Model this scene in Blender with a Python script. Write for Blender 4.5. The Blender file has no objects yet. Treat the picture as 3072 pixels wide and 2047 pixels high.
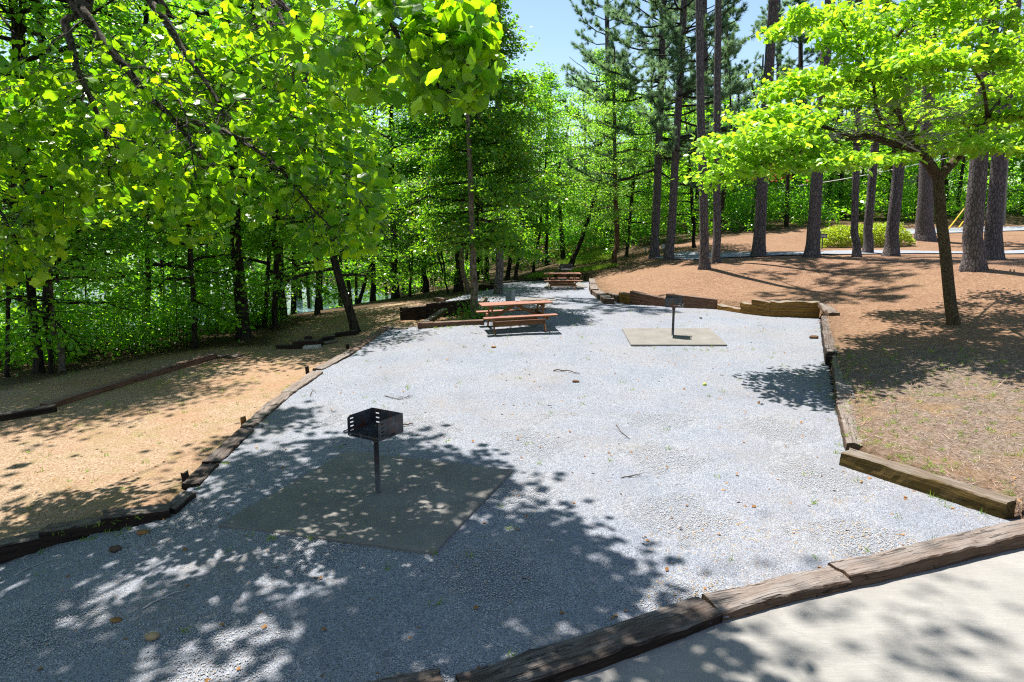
import bpy, math, random
import numpy as np
from mathutils import Vector, Matrix, Quaternion, noise as mnoise

random.seed(11)
RNG = np.random.default_rng(11)
SC = bpy.context.scene
COL = SC.collection
R = math.radians

# ------------------------------------------------------------------ camera
FPX, CX, CY = 2048.0, 1536.0, 1023.5          # focal length and centre of the 3072 px wide picture
CAM_Z, PITCH = 3.5, R(10.0)
cd = bpy.data.cameras.new("camera")
cam = bpy.data.objects.new("camera", cd)
COL.objects.link(cam)
cd.lens, cd.sensor_width = 24.0, 36.0
cd.clip_start, cd.clip_end = 0.1, 2000.0
cam.location = (0, 0, CAM_Z)
cam.rotation_euler = (math.pi / 2 - PITCH, 0, 0)
SC.camera = cam
CAM = np.array([0, 0, CAM_Z])
_F = np.array([0, math.cos(PITCH), -math.sin(PITCH)])
_U = np.array([0, math.sin(PITCH), math.cos(PITCH)])
_Rt = np.array([1.0, 0, 0])

def ray(px, py):
    return _F + _Rt * ((px - CX) / FPX) - _U * ((py - CY) / FPX)

def at_z(px, py, z):
    d = ray(px, py)
    return CAM + d * ((z - CAM_Z) / d[2])

def at_y(px, py, Y):
    d = ray(px, py)
    return CAM + d * (Y / d[1])

def to_px(P):
    P = np.atleast_2d(P) - CAM
    dep = P @ _F
    return np.stack([CX + FPX * P[:, 0] / dep, CY - FPX * (P @ _U) / dep, dep], 1)

# ------------------------------------------------------------------ terrain
class Rbf:
    def __init__(self, pts):
        p = np.array(pts, float)
        self.xy, z = p[:, :2], p[:, 2]
        n = len(p)
        A = np.ones((n + 1, n + 1)); A[n, n] = 0
        A[:n, :n] = np.sqrt(((self.xy[:, None] - self.xy[None]) ** 2).sum(-1) + 0.4)
        self.w = np.linalg.solve(A, np.append(z, 0))
    def __call__(self, x, y):
        x, y = np.asarray(x, float), np.asarray(y, float)
        sh = x.shape; q = np.stack([x.ravel(), y.ravel()], 1)
        out = np.empty(len(q))
        for i in range(0, len(q), 20000):
            d = np.sqrt(((q[i:i+20000, None] - self.xy[None]) ** 2).sum(-1) + 0.4)
            out[i:i+20000] = d @ self.w[:-1] + self.w[-1]
        return out.reshape(sh)

def pz(px, py, z):
    p = at_z(px, py, z)
    return (p[0], p[1], z)

GR = Rbf([pz(*a) for a in [
    (1130,1475,0), (655,1575,0), (1300,1650,0), (1535,1410,.02), (1040,1355,0), (2000,1700,.0), (2990,1560,.02),
    (2600,1750,0), (1900,1930,0), (1300,2047,0), (600,2047,-.06), (0,2047,-.22), (0,1692,-.45), (126,1645,-.35),
    (304,1597,-.2), (505,1551,-.1), (600,1450,-.03), (800,1260,.03), (1700,1200,.1), (2525,1360,.05), (2510,1200,.12),
    (2480,1050,.25), (1160,1000,.3), (1000,1110,.16), (1360,990,.42), (1530,985,.46), (1650,975,.49), (2018,1005,.36), (2450,955,.36), (2200,935,.4),
    (1700,930,.45), (1400,925,.4), (1330,908,.35), (1560,885,.34), (1685,868,.25), (1800,900,.4), (1500,848,.1), (1640,838,.05), (1770,848,.25),
    (1850,912,.42)]] + [(-6,1,-.4), (5,1,0), (-3,48,0), (8,48,.2)])

TR = Rbf([pz(*a) for a in [
    # tan terrace and the shore woods
    (60,1610,-.27), (200,1565,-.17), (400,1510,-.06), (560,1420,-.1), (700,1280,-.1), (880,1130,0.0), (1000,1050,.08), (1140,975,.15),
    (200,1400,-.2), (500,1300,-.15), (0,1400,-.3), (0,1262,-.25), (171,1230,-.22), (428,1138,-.2), (653,1072,-.15),
    (850,1050,-.1), (0,1170,-.35), (400,1083,-.35), (640,1040,-.45), (900,1025,-.3), (924,1006,-.35), (1067,997,-.2),
    (1000,950,-.35), (1160,930,-.15), (1240,965,.1), (1200,960,.0), (1300,965,.2), (1430,960,.3), (1380,940,.25), (1250,895,-.3), (1090,912,-.8), (1380,885,-.1),
    (1470,862,0), (583,1043,-.5), (152,1121,-.55), (731,1013,-.5), (844,956,-.75), (1187,893,-.7), (1500,840,-.15), (1640,805,.1),
    # pine straw slope
    (2470,898,.84), (2300,895,.78), (2150,885,.78), (2000,870,.74), (1850,865,.6), (1780,845,.4),
    (2520,1000,.62), (2560,1150,.36), (2600,1330,.25), (3000,1500,.2), (3072,1350,.3), (2862,970,.85), (3072,1100,.65), (3072,930,1.1),
    (2918,805,1.86), (2975,778,1.9), (2437,770,1.85), (2275,768,1.75), (2675,768,1.86), (2113,805,1.45), (2147,790,1.5),
    (1962,774,1.4), (2010,777,1.45), (1844,797,.95), (1720,800,.55), (2500,850,1.15), (2800,870,1.25)]]
  + [(24,38,1.9), (20,42,2.3), (12,40,1.95), (24,48,2.95), (38,50,3.2), (8,46,1.5), (3,47,.6), (4,56,2.2), (10,60,3.4), (22,62,4.2), (40,70,5.0),
     (-6,50,-1.5), (-14,40,-2.2), (-22,30,-1.8), (-14,60,-5.2), (-30,50,-5.2), (-45,30,-5.2), (-20,20,-.7), (-14,12,-.3), (-12,2,-.2), (10,2,-.2), (14,8,.3),
     (30,20,1.6), (-60,80,-6), (0,90,1.5), (40,110,7), (120,90,9), (-150,60,-6), (-100,150,-6), (0,200,4), (150,200,10), (-150,250,-6), (0,-60,0), (80,-40,1), (-80,-40,-1)])

def poly_mask(x, y, poly):
    x, y = np.asarray(x), np.asarray(y)
    ins = np.zeros(x.shape, bool)
    n = len(poly)
    for i in range(n):
        x0, y0 = poly[i][:2]; x1, y1 = poly[(i + 1) % n][:2]
        if y0 == y1: continue
        c = ((y0 > y) != (y1 > y)) & (x < (x1 - x0) * (y - y0) / (y1 - y0) + x0)
        ins ^= c
    return ins

_T = np.geomspace(3.5, 260, 900)
def hit(px, py, fn, dz=0.0):
    d = ray(px, py); d = d / d[1]
    P = CAM[None] + d[None] * _T[:, None]
    g = P[:, 2] - fn(P[:, 0], P[:, 1]) - dz
    k = int(np.argmax(g < 0)) if (g < 0).any() else len(_T) - 1
    k = max(k, 1)
    a = g[k-1] / (g[k-1] - g[k] + 1e-9)
    p = P[k-1] * (1 - a) + P[k] * a
    return Vector((p[0], p[1], float(fn(p[0], p[1])) + dz))

GPOLY_PX = [(-40,1702), (126,1650), (304,1602), (507,1552), (575,1455), (632,1392), (742,1290), (865,1182), (955,1112), (1052,1056), (1156,988),
    (1250,980), (1455,972), (1460,958), (1440,940), (1408,926), (1330,906), (1400,884), (1440,874), (1492,866), (1490,850), (1560,841), (1640,837), (1720,838), (1772,846), (1778,880),
    (1818,896), (1888,908), (1995,916), (2150,926), (2300,946), (2456,952), (2476,1050), (2505,1200), (2540,1345), (2545,1385), (3010,1553), (3100,1560), (2520,1735),
    (1900,1925), (1400,2060), (1000,2200), (400,2600), (-1500,2600), (-1500,1900)]
GPOLY = [tuple(hit(a, b, GR))[:2] for a, b in GPOLY_PX]

def ground_z(x, y):
    """height of the walked-on surface"""
    return np.where(poly_mask(x, y, GPOLY), GR(x, y), TR(x, y))

# ------------------------------------------------------------------ mesh helpers
def build(name, blocks, mats, parent=None, smooth=True, loc=None):
    """blocks: list of (V(n,3), F(m,k), material index); one mesh object"""
    Vs, li, starts, mi, off, ls = [], [], [], [], 0, 0
    for V, F, m in blocks:
        V = np.asarray(V, np.float32); F = np.asarray(F, np.int64)
        if len(F) == 0: continue
        Vs.append(V); li.append((F + off).ravel())
        starts.append(ls + np.arange(len(F)) * F.shape[1]); mi.append(np.full(len(F), m))
        off += len(V); ls += F.size
    me = bpy.data.meshes.new(name)
    V = np.concatenate(Vs); L = np.concatenate(li); S = np.concatenate(starts); M = np.concatenate(mi)
    me.vertices.add(len(V)); me.vertices.foreach_set("co", V.ravel())
    me.loops.add(len(L)); me.loops.foreach_set("vertex_index", L.astype(np.int32))
    me.polygons.add(len(S)); me.polygons.foreach_set("loop_start", S.astype(np.int32))
    me.polygons.foreach_set("material_index", M.astype(np.int32))
    me.polygons.foreach_set("use_smooth", np.full(len(S), smooth))
    me.update(calc_edges=True)
    for m in mats if isinstance(mats, (list, tuple)) else [mats]:
        me.materials.append(m)
    o = bpy.data.objects.new(name, me)
    COL.objects.link(o)
    if parent is not None: o.parent = parent
    if loc is not None: o.location = loc
    return o

def thing(name, label, cat, loc=(0, 0, 0), rotz=0.0, group=None):
    o = bpy.data.objects.new(name, None)
    COL.objects.link(o)
    o.empty_display_size = 0.2
    o.location = loc; o.rotation_euler = (0, 0, rotz)
    return tag(o, label, cat, group)

def tag(o, label, cat, group=None, kind=None):
    o["label"] = label; o["category"] = cat
    if group: o["group"] = group
    if kind: o["kind"] = kind
    return o

def struct(o, kind="structure"):
    o["kind"] = kind
    return o

def box(x0, x1, y0, y1, z0, z1):
    V = [(x0,y0,z0),(x1,y0,z0),(x1,y1,z0),(x0,y1,z0),(x0,y0,z1),(x1,y0,z1),(x1,y1,z1),(x0,y1,z1)]
    F = [(0,3,2,1),(4,5,6,7),(0,1,5,4),(1,2,6,5),(2,3,7,6),(3,0,4,7)]
    return np.array(V, float), np.array(F)

def bbox(x0, x1, y0, y1, z0, z1, b=0.004):
    """box with chamfered edges along its longest axis (octagonal section)"""
    d = [x1-x0, y1-y0, z1-z0]; ax = int(np.argmax(d))
    lo = np.array([x0, y0, z0], float); hi = np.array([x1, y1, z1], float)
    u, v = [k for k in range(3) if k != ax]
    prof = [(lo[u]+b, lo[v]), (hi[u]-b, lo[v]), (hi[u], lo[v]+b), (hi[u], hi[v]-b), (hi[u]-b, hi[v]), (lo[u]+b, hi[v]), (lo[u], hi[v]-b), (lo[u], lo[v]+b)]
    V = []
    for e in (lo[ax], hi[ax]):
        for p in prof:
            q = [0, 0, 0]; q[ax] = e; q[u] = p[0]; q[v] = p[1]; V.append(q)
    F4 = [(i, (i+1) % 8, 8+(i+1) % 8, 8+i) for i in range(8)]
    caps = [(0,1,2,7), (7,2,3,6), (6,3,4,5), (8,15,10,9), (15,14,11,10), (14,13,12,11)]
    F = np.array(F4 + caps)
    if ax == 1: F = F[:, ::-1]
    return np.array(V), F

def rotate(VF, axis, ang, origin=(0, 0, 0)):
    V, F = VF
    M = np.array(Matrix.Rotation(ang, 3, axis))
    o = np.array(origin, float)
    return (V - o) @ M.T + o, F

def tube(path, rad, ns=8, cap=True):
    P = np.asarray(path, float); n = len(P)
    rad = np.broadcast_to(np.asarray(rad, float), (n,))
    T = np.gradient(P, axis=0); T /= np.linalg.norm(T, axis=1, keepdims=True) + 1e-9
    ref = np.array([0.31, 0.95, 0.05]) if abs(T[:, 2].mean()) > 0.6 else np.array([0.03, 0.02, 1.0])
    A = np.cross(T, ref); A /= np.linalg.norm(A, axis=1, keepdims=True) + 1e-9
    B = np.cross(T, A)
    th = np.arange(ns) * 2 * np.pi / ns
    V = P[:, None] + rad[:, None, None] * (A[:, None] * np.cos(th)[None, :, None] + B[:, None] * np.sin(th)[None, :, None])
    V = V.reshape(-1, 3)
    i = np.arange(n - 1)[:, None] * ns; j = np.arange(ns)[None]; k = (j + 1) % ns
    F = np.stack([i + j, i + k, i + ns + k, i + ns + j], -1).reshape(-1, 4)
    if cap and ns % 2 == 0:
        c = [(q, q+1, ns-2-q, ns-1-q) for q in range(ns // 2 - 1)]
        c2 = [tuple((n-1)*ns + e for e in f[::-1]) for f in c]
        F = np.concatenate([F, np.array(c), np.array(c2)])
    return V, F

def merge(parts):
    """several quad blocks -> one block"""
    Vs, Fs, off = [], [], 0
    for V, F in parts:
        Vs.append(V); Fs.append(np.asarray(F) + off); off += len(V)
    return np.concatenate(Vs), np.concatenate(Fs)

def nrm(a):
    return a / (np.linalg.norm(a, axis=-1, keepdims=True) + 1e-9)

def spline(pts, n):
    """Catmull-Rom through pts"""
    P = np.asarray(pts, float)
    if len(P) == 2:
        t = np.linspace(0, 1, n)[:, None]; return P[0] * (1 - t) + P[1] * t
    Q = np.concatenate([[2*P[0]-P[1]], P, [2*P[-1]-P[-2]]])
    u = np.linspace(0, len(P) - 1 - 1e-6, n); k = u.astype(int); t = (u - k)[:, None]
    a, b, c, d = Q[k], Q[k+1], Q[k+2], Q[k+3]
    return 0.5 * (2*b + (c-a)*t + (2*a-5*b+4*c-d)*t**2 + (3*b-3*c+d-a)*t**3)

# leaf outlines: x = half width, y = along the leaf, z = off its plane
LEAF_DIAMOND = (np.array([(0,0,0), (.3,.42,-.07), (0,1,-.1), (-.3,.42,-.07)]), np.array([(0,1,2,3)]))
LEAF_OVAL = (np.array([(0,0,0), (.22,.16,-.03), (.33,.45,-.07), (.2,.78,-.12), (0,1,-.2), (-.2,.78,-.12), (-.33,.45,-.07), (-.22,.16,-.03), (0,.45,0)]),
             np.array([(0,1,2,8), (8,2,3,4), (0,8,6,7), (8,4,5,6)]))
_tl = [(0,0,0), (.3,.0,-.05), (.53,.2,-.12), (.37,.42,-.07), (.5,.68,-.14), (.28,.9,-.12), (0,.8,-.03)]
LEAF_TULIP = (np.array(_tl + [(-x, y, z) for x, y, z in _tl[1:6]]),
              np.array([(0,1,2,3,4,5,6), (0,6,11,10,9,8,7)]))
LEAF_BLADE = (np.array([(-.5,0,0), (.5,0,0), (0,1,0)]), np.array([(0,1,2)]))

def leaves(tmpl, C, size, rng, up=1.0, rnd=0.7, droop=0.3, out=None, wid=1.0):
    """a block of leaf faces at centres C"""
    T, F = tmpl
    n = len(C)
    N = rng.normal(size=(n, 3)) * rnd; N[:, 2] += up; N = nrm(N)
    D = rng.normal(size=(n, 3)); D[:, 2] = D[:, 2] * .3 - droop
    if out is not None: D += out
    D = nrm(D - N * (D * N).sum(1, keepdims=True) * .75); S = nrm(np.cross(D, N)); N = np.cross(S, D)
    s = (size * (0.65 + .7 * rng.random(n)))[:, None, None]
    V = C[:, None] + s * (S[:, None] * T[None, :, 0:1] * wid + D[:, None] * T[None, :, 1:2] + N[:, None] * T[None, :, 2:3])
    FF = (F[None] + (np.arange(n) * len(T))[:, None, None]).reshape(-1, F.shape[1])
    return V.reshape(-1, 3), FF
# ------------------------------------------------------------------ materials
class G:
    """small node-graph writer"""
    def __init__(s, name):
        s.m = bpy.data.materials.new(name); s.m.use_nodes = True
        s.t = s.m.node_tree; s.t.nodes.clear()
        s.out = s.n("ShaderNodeOutputMaterial")
    def n(s, typ, ins=None, **props):
        k = s.t.nodes.new(typ)
        for a, b in props.items(): setattr(k, a, b)
        for a, b in (ins or {}).items(): s.set(k.inputs[a], b)
        return k
    def set(s, sock, v):
        if isinstance(v, bpy.types.NodeSocket): s.t.links.new(v, sock)
        elif isinstance(v, bpy.types.Node): s.t.links.new(v.outputs[0], sock)
        elif isinstance(v, (tuple, list)) and len(v) == 3 and len(sock.default_value) == 4: sock.default_value = (*v, 1)
        else: sock.default_value = v
    def co(s, scale=(1, 1, 1), kind="Object", rot=(0, 0, 0)):
        tc = s.n("ShaderNodeTexCoord")
        return s.n("ShaderNodeMapping", {"Vector": tc.outputs[kind], "Scale": scale, "Rotation": rot}).outputs[0]
    def noise(s, vec, scale, detail=3, rough=.55, dist=0.0):
        return s.n("ShaderNodeTexNoise", {"Vector": vec, "Scale": scale, "Detail": detail, "Roughness": rough, "Distortion": dist}).outputs["Fac"]
    def vor(s, vec, scale, out="Distance", feature="F1"):
        return s.n("ShaderNodeTexVoronoi", {"Vector": vec, "Scale": scale}, feature=feature).outputs[out]
    def ramp(s, fac, stops, interp="LINEAR"):
        k = s.n("ShaderNodeValToRGB", {"Fac": fac}); r = k.color_ramp; r.interpolation = interp
        while len(r.elements) < len(stops): r.elements.new(0.5)
        for e, (p, c) in zip(r.elements, stops):
            e.position = p; e.color = (*c, 1) if isinstance(c, tuple) else (c, c, c, 1)
        return k.outputs[0]
    def mix(s, fac, a, b, blend="MIX"):
        k = s.n("ShaderNodeMix", data_type="RGBA", blend_type=blend)
        s.set(k.inputs[0], fac); s.set(k.inputs[6], a); s.set(k.inputs[7], b)
        return k.outputs[2]
    def math(s, op, a, b=0.0, c=None):
        k = s.n("ShaderNodeMath", operation=op); s.set(k.inputs[0], a); s.set(k.inputs[1], b)
        if c is not None: s.set(k.inputs[2], c)
        return k.outputs[0]
    def bump(s, h, strength=.5, dist=.02):
        return s.n("ShaderNodeBump", {"Height": h, "Strength": strength, "Distance": dist}).outputs[0]
    def bsdf(s, col, rough=.8, bump=None, spec=.3, metal=0.0):
        if getattr(s, "gain", None): col = s.mix(1.0, col, s.gain if isinstance(s.gain, tuple) else (s.gain,) * 3, "MULTIPLY")
        k = s.n("ShaderNodeBsdfPrincipled", {"Base Color": col, "Roughness": rough, "Specular IOR Level": spec, "Metallic": metal})
        if bump is not None: s.set(k.inputs["Normal"], bump)
        return k.outputs[0]
    def done(s, sh):
        s.t.links.new(sh, s.out.inputs[0]); return s.m
    def info(s, what="Random"):
        return s.n("ShaderNodeObjectInfo").outputs[what]
    def island(s):
        return s.n("ShaderNodeNewGeometry").outputs["Random Per Island"]

def mat_leaf(name, stops, trans, tmix=.45, rough=.45, spec=.35):
    g = G(name); r = g.island()
    col = g.ramp(r, stops)
    tr = g.n("ShaderNodeBsdfTranslucent", {"Color": g.mix(r, trans[0], trans[1])}).outputs[0]
    k = g.n("ShaderNodeMixShader"); g.set(k.inputs[0], tmix)
    g.set(k.inputs[1], g.bsdf(col, rough, spec=spec)); g.set(k.inputs[2], tr)
    return g.done(k.outputs[0])

def mat_flat(name, col, rough=.7, spec=.3, var=.25, scale=8.0, metal=0.0):
    g = G(name); g.gain = .58; v = g.co()
    c2 = tuple(x * (1 - var) for x in col); c3 = tuple(min(1, x * (1 + var)) for x in col)
    n = g.noise(v, scale, 5, .6)
    return g.done(g.bsdf(g.ramp(n, [(.3, c2), (.7, c3)]), rough, g.bump(n, .25, .01), spec, metal))

def mat_gravel():
    g = G("gravel"); g.gain = (.44, .452, .485); v = g.co()
    c1 = g.vor(v, 88, "Color"); d1 = g.vor(v, 88)
    k1 = g.n("ShaderNodeSeparateColor", {"Color": c1}).outputs[0]
    base = g.ramp(k1, [(0, (.16,.172,.195)), (.3, (.37,.39,.43)), (.7, (.50,.525,.575)), (1, (.70,.715,.75))])
    n2 = g.noise(v, 110, 3, .7)
    base = g.mix(g.ramp(n2, [(.40, 0.0), (.50, .0), (.64, .5)]), base, (.15,.17,.21))
    k2 = g.n("ShaderNodeSeparateColor", {"Color": c1}).outputs[1]
    n3 = g.noise(v, .55, 5, .6); n4 = g.noise(v, 3.1, 4, .65)
    tanm = g.math("MULTIPLY", g.ramp(k2, [(.80, 0.0), (.86, 1.0)]), g.ramp(n3, [(.42, .08), (.66, .75)]))
    base = g.mix(tanm, base, (.50,.35,.22))
    st = g.math("MULTIPLY", g.ramp(n3, [(.50, 0.0), (.70, .42)]), g.ramp(n4, [(.42, 0.0), (.64, 1.0)]))
    base = g.mix(st, base, (.42,.36,.27))
    big = g.noise(v, .9, 6, .62)
    base = g.mix(g.ramp(big, [(.32, .34), (.56, 0.0)]), base, (.25,.28,.33))
    base = g.mix(g.ramp(g.noise(v, .33, 5, .65), [(.5, 0.0), (.68, .3)]), base, (.46,.42,.36))
    h = g.math("ADD", g.math("MULTIPLY", d1, -.8), g.math("ADD", g.math("MULTIPLY", n2, .45), g.math("MULTIPLY", g.noise(v, 16, 4, .65), .8)))
    return g.done(g.bsdf(base, .9, g.bump(h, 1.0, .013), .15))

def mat_ground():
    """one sheet: lakeside leaf litter, with tan gravel, pine straw and dry turf where they lie"""
    g = G("ground"); g.gain = .46; v = g.co()
    z = g.n("ShaderNodeVertexColor", layer_name="zone").outputs[0]
    sp = g.n("ShaderNodeSeparateColor", {"Color": z})
    vr = g.co((1, 1, 1), rot=(0, 0, .6))
    n1 = g.noise(v, 28, 4, .7); n2 = g.noise(v, 2.3, 5, .6); n3 = g.noise(v, .42, 4, .6)
    c1 = g.vor(v, 55, "Color"); k1 = g.n("ShaderNodeSeparateColor", {"Color": c1}).outputs[0]
    litter = g.ramp(n1, [(.3, (.05,.03,.018)), (.5, (.13,.08,.045)), (.68, (.26,.17,.10))])
    litter = g.mix(g.ramp(n2, [(.45, 0.0), (.65, .6)]), litter, (.07,.08,.025))
    tan = g.ramp(k1, [(0, (.33,.21,.125)), (.5, (.53,.37,.24)), (1, (.74,.58,.43))])
    tan = g.mix(g.ramp(n3, [(.42, 0.0), (.66, .65)]), tan, (.52,.28,.16))
    tan = g.mix(g.ramp(n2, [(.5, 0.0), (.72, .5)]), tan, (.34,.30,.10))
    tan = g.mix(g.ramp(n1, [(.62, 0.0), (.72, .55)]), tan, (.28,.19,.09))
    s1 = g.noise(g.co((60, 9, 20), rot=(0, 0, .5)), 1.0, 3, .7, .6); s2 = g.noise(g.co((9, 60, 20), rot=(0, 0, .2)), 1.0, 3, .7, .6)
    sn = g.math("MAXIMUM", s1, s2)
    straw = g.ramp(sn, [(.46, (.16,.085,.045)), (.55, (.44,.26,.165)), (.65, (.62,.40,.27)), (.78, (.80,.60,.46))])
    straw = g.mix(g.ramp(n2, [(.38, .35), (.58, 0.0)]), straw, (.27,.145,.08))
    straw = g.mix(g.ramp(n3, [(.5, 0.0), (.7, .35)]), straw, (.46,.30,.17))
    dry = g.ramp(sn, [(.46, (.15,.105,.075)), (.57, (.36,.27,.215)), (.69, (.56,.46,.39))])
    gm = g.math("MULTIPLY", g.ramp(g.noise(v, 5.5, 4, .7), [(.55, 0.0), (.65, .8)]), g.ramp(n1, [(.4, .1), (.6, .8)]))
    dry = g.mix(gm, dry, (.16,.20,.035))
    dry = g.mix(g.ramp(g.noise(v, 1.1, 4, .65), [(.55, 0.0), (.68, .6)]), dry, (.42,.26,.12))
    c = g.mix(sp.outputs[0], litter, tan); c = g.mix(sp.outputs[1], c, straw); c = g.mix(sp.outputs[2], c, dry)
    h = g.math("ADD", g.math("MULTIPLY", n1, .5), g.math("ADD", sn, g.math("MULTIPLY", g.noise(v, 7, 4, .6), 1.5)))
    return g.done(g.bsdf(c, .92, g.bump(h, .9, .03), .12))

def mat_timber(name, side, top, grey=.5, split=1.0):
    g = G(name); g.gain = .54; rnd = g.info()
    tc = g.n("ShaderNodeTexCoord").outputs["Object"]
    off = g.n("ShaderNodeVectorMath", {0: tc, 1: g.n("ShaderNodeCombineXYZ", {"X": g.math("MULTIPLY", rnd, 37.0), "Y": rnd}).outputs[0]}, operation="ADD").outputs[0]
    def st(x, y, z): return g.n("ShaderNodeMapping", {"Vector": off, "Scale": (x, y, z)}).outputs[0]
    grain = g.noise(st(1.2, 34, 34), 1.0, 5, .65, .8); fine = g.noise(st(4, 120, 120), 1.0, 3, .6)
    blotch = g.noise(st(1.6, 5, 5), 1.0, 5, .65)
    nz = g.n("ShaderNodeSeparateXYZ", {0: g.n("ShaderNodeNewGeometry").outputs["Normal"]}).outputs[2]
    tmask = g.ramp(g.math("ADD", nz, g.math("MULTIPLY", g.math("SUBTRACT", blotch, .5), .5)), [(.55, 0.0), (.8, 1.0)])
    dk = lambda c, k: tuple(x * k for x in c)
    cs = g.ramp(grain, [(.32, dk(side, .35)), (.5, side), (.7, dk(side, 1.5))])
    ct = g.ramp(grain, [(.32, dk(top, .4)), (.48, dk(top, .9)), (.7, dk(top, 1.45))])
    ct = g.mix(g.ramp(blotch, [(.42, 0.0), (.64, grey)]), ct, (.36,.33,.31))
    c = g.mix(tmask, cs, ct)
    c = g.mix(g.ramp(fine, [(.55, 0.0), (.75, .45)]), c, dk(side, .5))
    crack = g.ramp(g.noise(st(.9, 15, 15), 1.0, 3, .5, .5), [(.485, 0.0), (.5, 1.0), (.515, 0.0)])
    crack = g.math("MULTIPLY", crack, g.ramp(blotch, [(.4, 0.0), (.55, split)]))
    c = g.mix(crack, c, (.012,.009,.007))
    c = g.mix(g.math("MULTIPLY", g.math("SUBTRACT", rnd, .3), .5), c, dk(side, .75))
    h = g.math("SUBTRACT", g.math("ADD", g.math("MULTIPLY", grain, .8), g.math("MULTIPLY", fine, .3)), g.math("MULTIPLY", crack, 1.6))
    return g.done(g.bsdf(c, .88, g.bump(h, .8, .012), .2))

def mat_bark(name, dark, mid, light, sc=(9, 9, 2.6), plates=True, depth=.03):
    g = G(name); g.gain = .7; v = g.co(sc)
    rnd = g.info()
    v = g.n("ShaderNodeVectorMath", {0: v, 1: g.n("ShaderNodeCombineXYZ", {"Z": g.math("MULTIPLY", rnd, 50.0)}).outputs[0]}, operation="ADD").outputs[0]
    n = g.noise(v, 2.4, 5, .7); b = g.noise(v, .5, 4, .6)
    if plates:
        d = g.n("ShaderNodeTexVoronoi", {"Vector": g.mix(.25, v, g.n("ShaderNodeTexNoise", {"Vector": v, "Scale": 1.2}).outputs["Color"]), "Scale": 1.0}, feature="DISTANCE_TO_EDGE").outputs[0]
        gr = g.ramp(g.math("ADD", d, g.math("MULTIPLY", n, .12)), [(.04, 0.0), (.2, 1.0)])
    else:
        gr = g.ramp(g.noise(v, 1.3, 4, .6, .5), [(.36, 0.0), (.52, 1.0)])
    c = g.mix(g.math("MULTIPLY", gr, g.ramp(n, [(.25, .55), (.6, 1.0)])), dark, g.ramp(n, [(.35, mid), (.7, light)]))
    c = g.mix(g.ramp(b, [(.45, 0.0), (.65, .5)]), c, tuple(.5 * (x + y) for x, y in zip(dark, mid)))
    h = g.math("ADD", gr, g.math("MULTIPLY", n, .5))
    return g.done(g.bsdf(c, .92, g.bump(h, .9, depth), .12))

def mat_concrete(name, a, b, brushed=0.0):
    g = G(name); g.gain = .45; v = g.co()
    n1 = g.noise(v, 1.7, 6, .65); n2 = g.noise(v, 45, 4, .7); n3 = g.noise(v, 6, 5, .6)
    c = g.ramp(n1, [(.3, a), (.68, b)])
    c = g.mix(g.ramp(n2, [(.35, .3), (.6, 0.0)]), c, tuple(x * .7 for x in a))
    c = g.mix(g.ramp(n3, [(.6, 0.0), (.75, .35)]), c, tuple(x * .6 for x in a))
    h = n2
    if brushed:
        br = g.noise(g.co((5, 150, 5), rot=(0, 0, -.75)), 1.0, 3, .6)
        c = g.mix(g.ramp(br, [(.4, brushed), (.6, 0.0)]), c, tuple(x * .72 for x in a)); h = g.math("ADD", n2, br)
        cr = g.n("ShaderNodeTexVoronoi", {"Vector": g.mix(.3, v, g.n("ShaderNodeTexNoise", {"Vector": v, "Scale": 2.0, "Detail": 5.0}).outputs["Color"]), "Scale": .42}, feature="DISTANCE_TO_EDGE").outputs[0]
        c = g.mix(g.ramp(cr, [(.0, .15), (.004, 0.0)]), c, (.14,.13,.12))
    return g.done(g.bsdf(c, .85, g.bump(h, .35, .004), .25))

def mat_stain_wood():
    g = G("stained_planks"); g.gain = .5; v = g.co((1.5, 30, 30))
    n = g.noise(v, 1.0, 5, .65, .6); b = g.noise(g.co(), 2.2, 4, .6)
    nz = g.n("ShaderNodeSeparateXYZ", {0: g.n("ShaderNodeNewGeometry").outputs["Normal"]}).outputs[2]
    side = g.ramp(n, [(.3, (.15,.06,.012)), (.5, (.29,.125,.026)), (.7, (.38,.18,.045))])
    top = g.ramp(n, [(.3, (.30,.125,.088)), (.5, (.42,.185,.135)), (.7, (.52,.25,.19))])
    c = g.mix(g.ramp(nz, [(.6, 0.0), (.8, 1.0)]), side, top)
    c = g.mix(g.ramp(b, [(.5, 0.0), (.7, .35)]), c, (.20,.075,.04))
    return g.done(g.bsdf(c, .6, g.bump(n, .4, .004), .35))

def mat_iron():
    g = G("black_iron"); v = g.co()
    n = g.noise(v, 9, 6, .7); z = g.n("ShaderNodeSeparateXYZ", {0: v}).outputs[2]
    c = g.ramp(n, [(.3, (.016,.017,.02)), (.55, (.05,.053,.062)), (.8, (.11,.11,.118))])
    rust = g.math("MULTIPLY", g.ramp(g.noise(v, 5, 5, .7), [(.53, 0.0), (.63, 1.0)]), .75)
    c = g.mix(rust, c, (.12,.035,.015))
    return g.done(g.bsdf(c, .5, g.bump(n, .3, .003), .5, .35))

def mat_water():
    g = G("water"); v = g.co((1, 2.2, 1))
    n = g.noise(v, 2.5, 3, .6)
    return g.done(g.bsdf((.10,.16,.20), .08, g.bump(n, .25, .05), .5))

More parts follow.
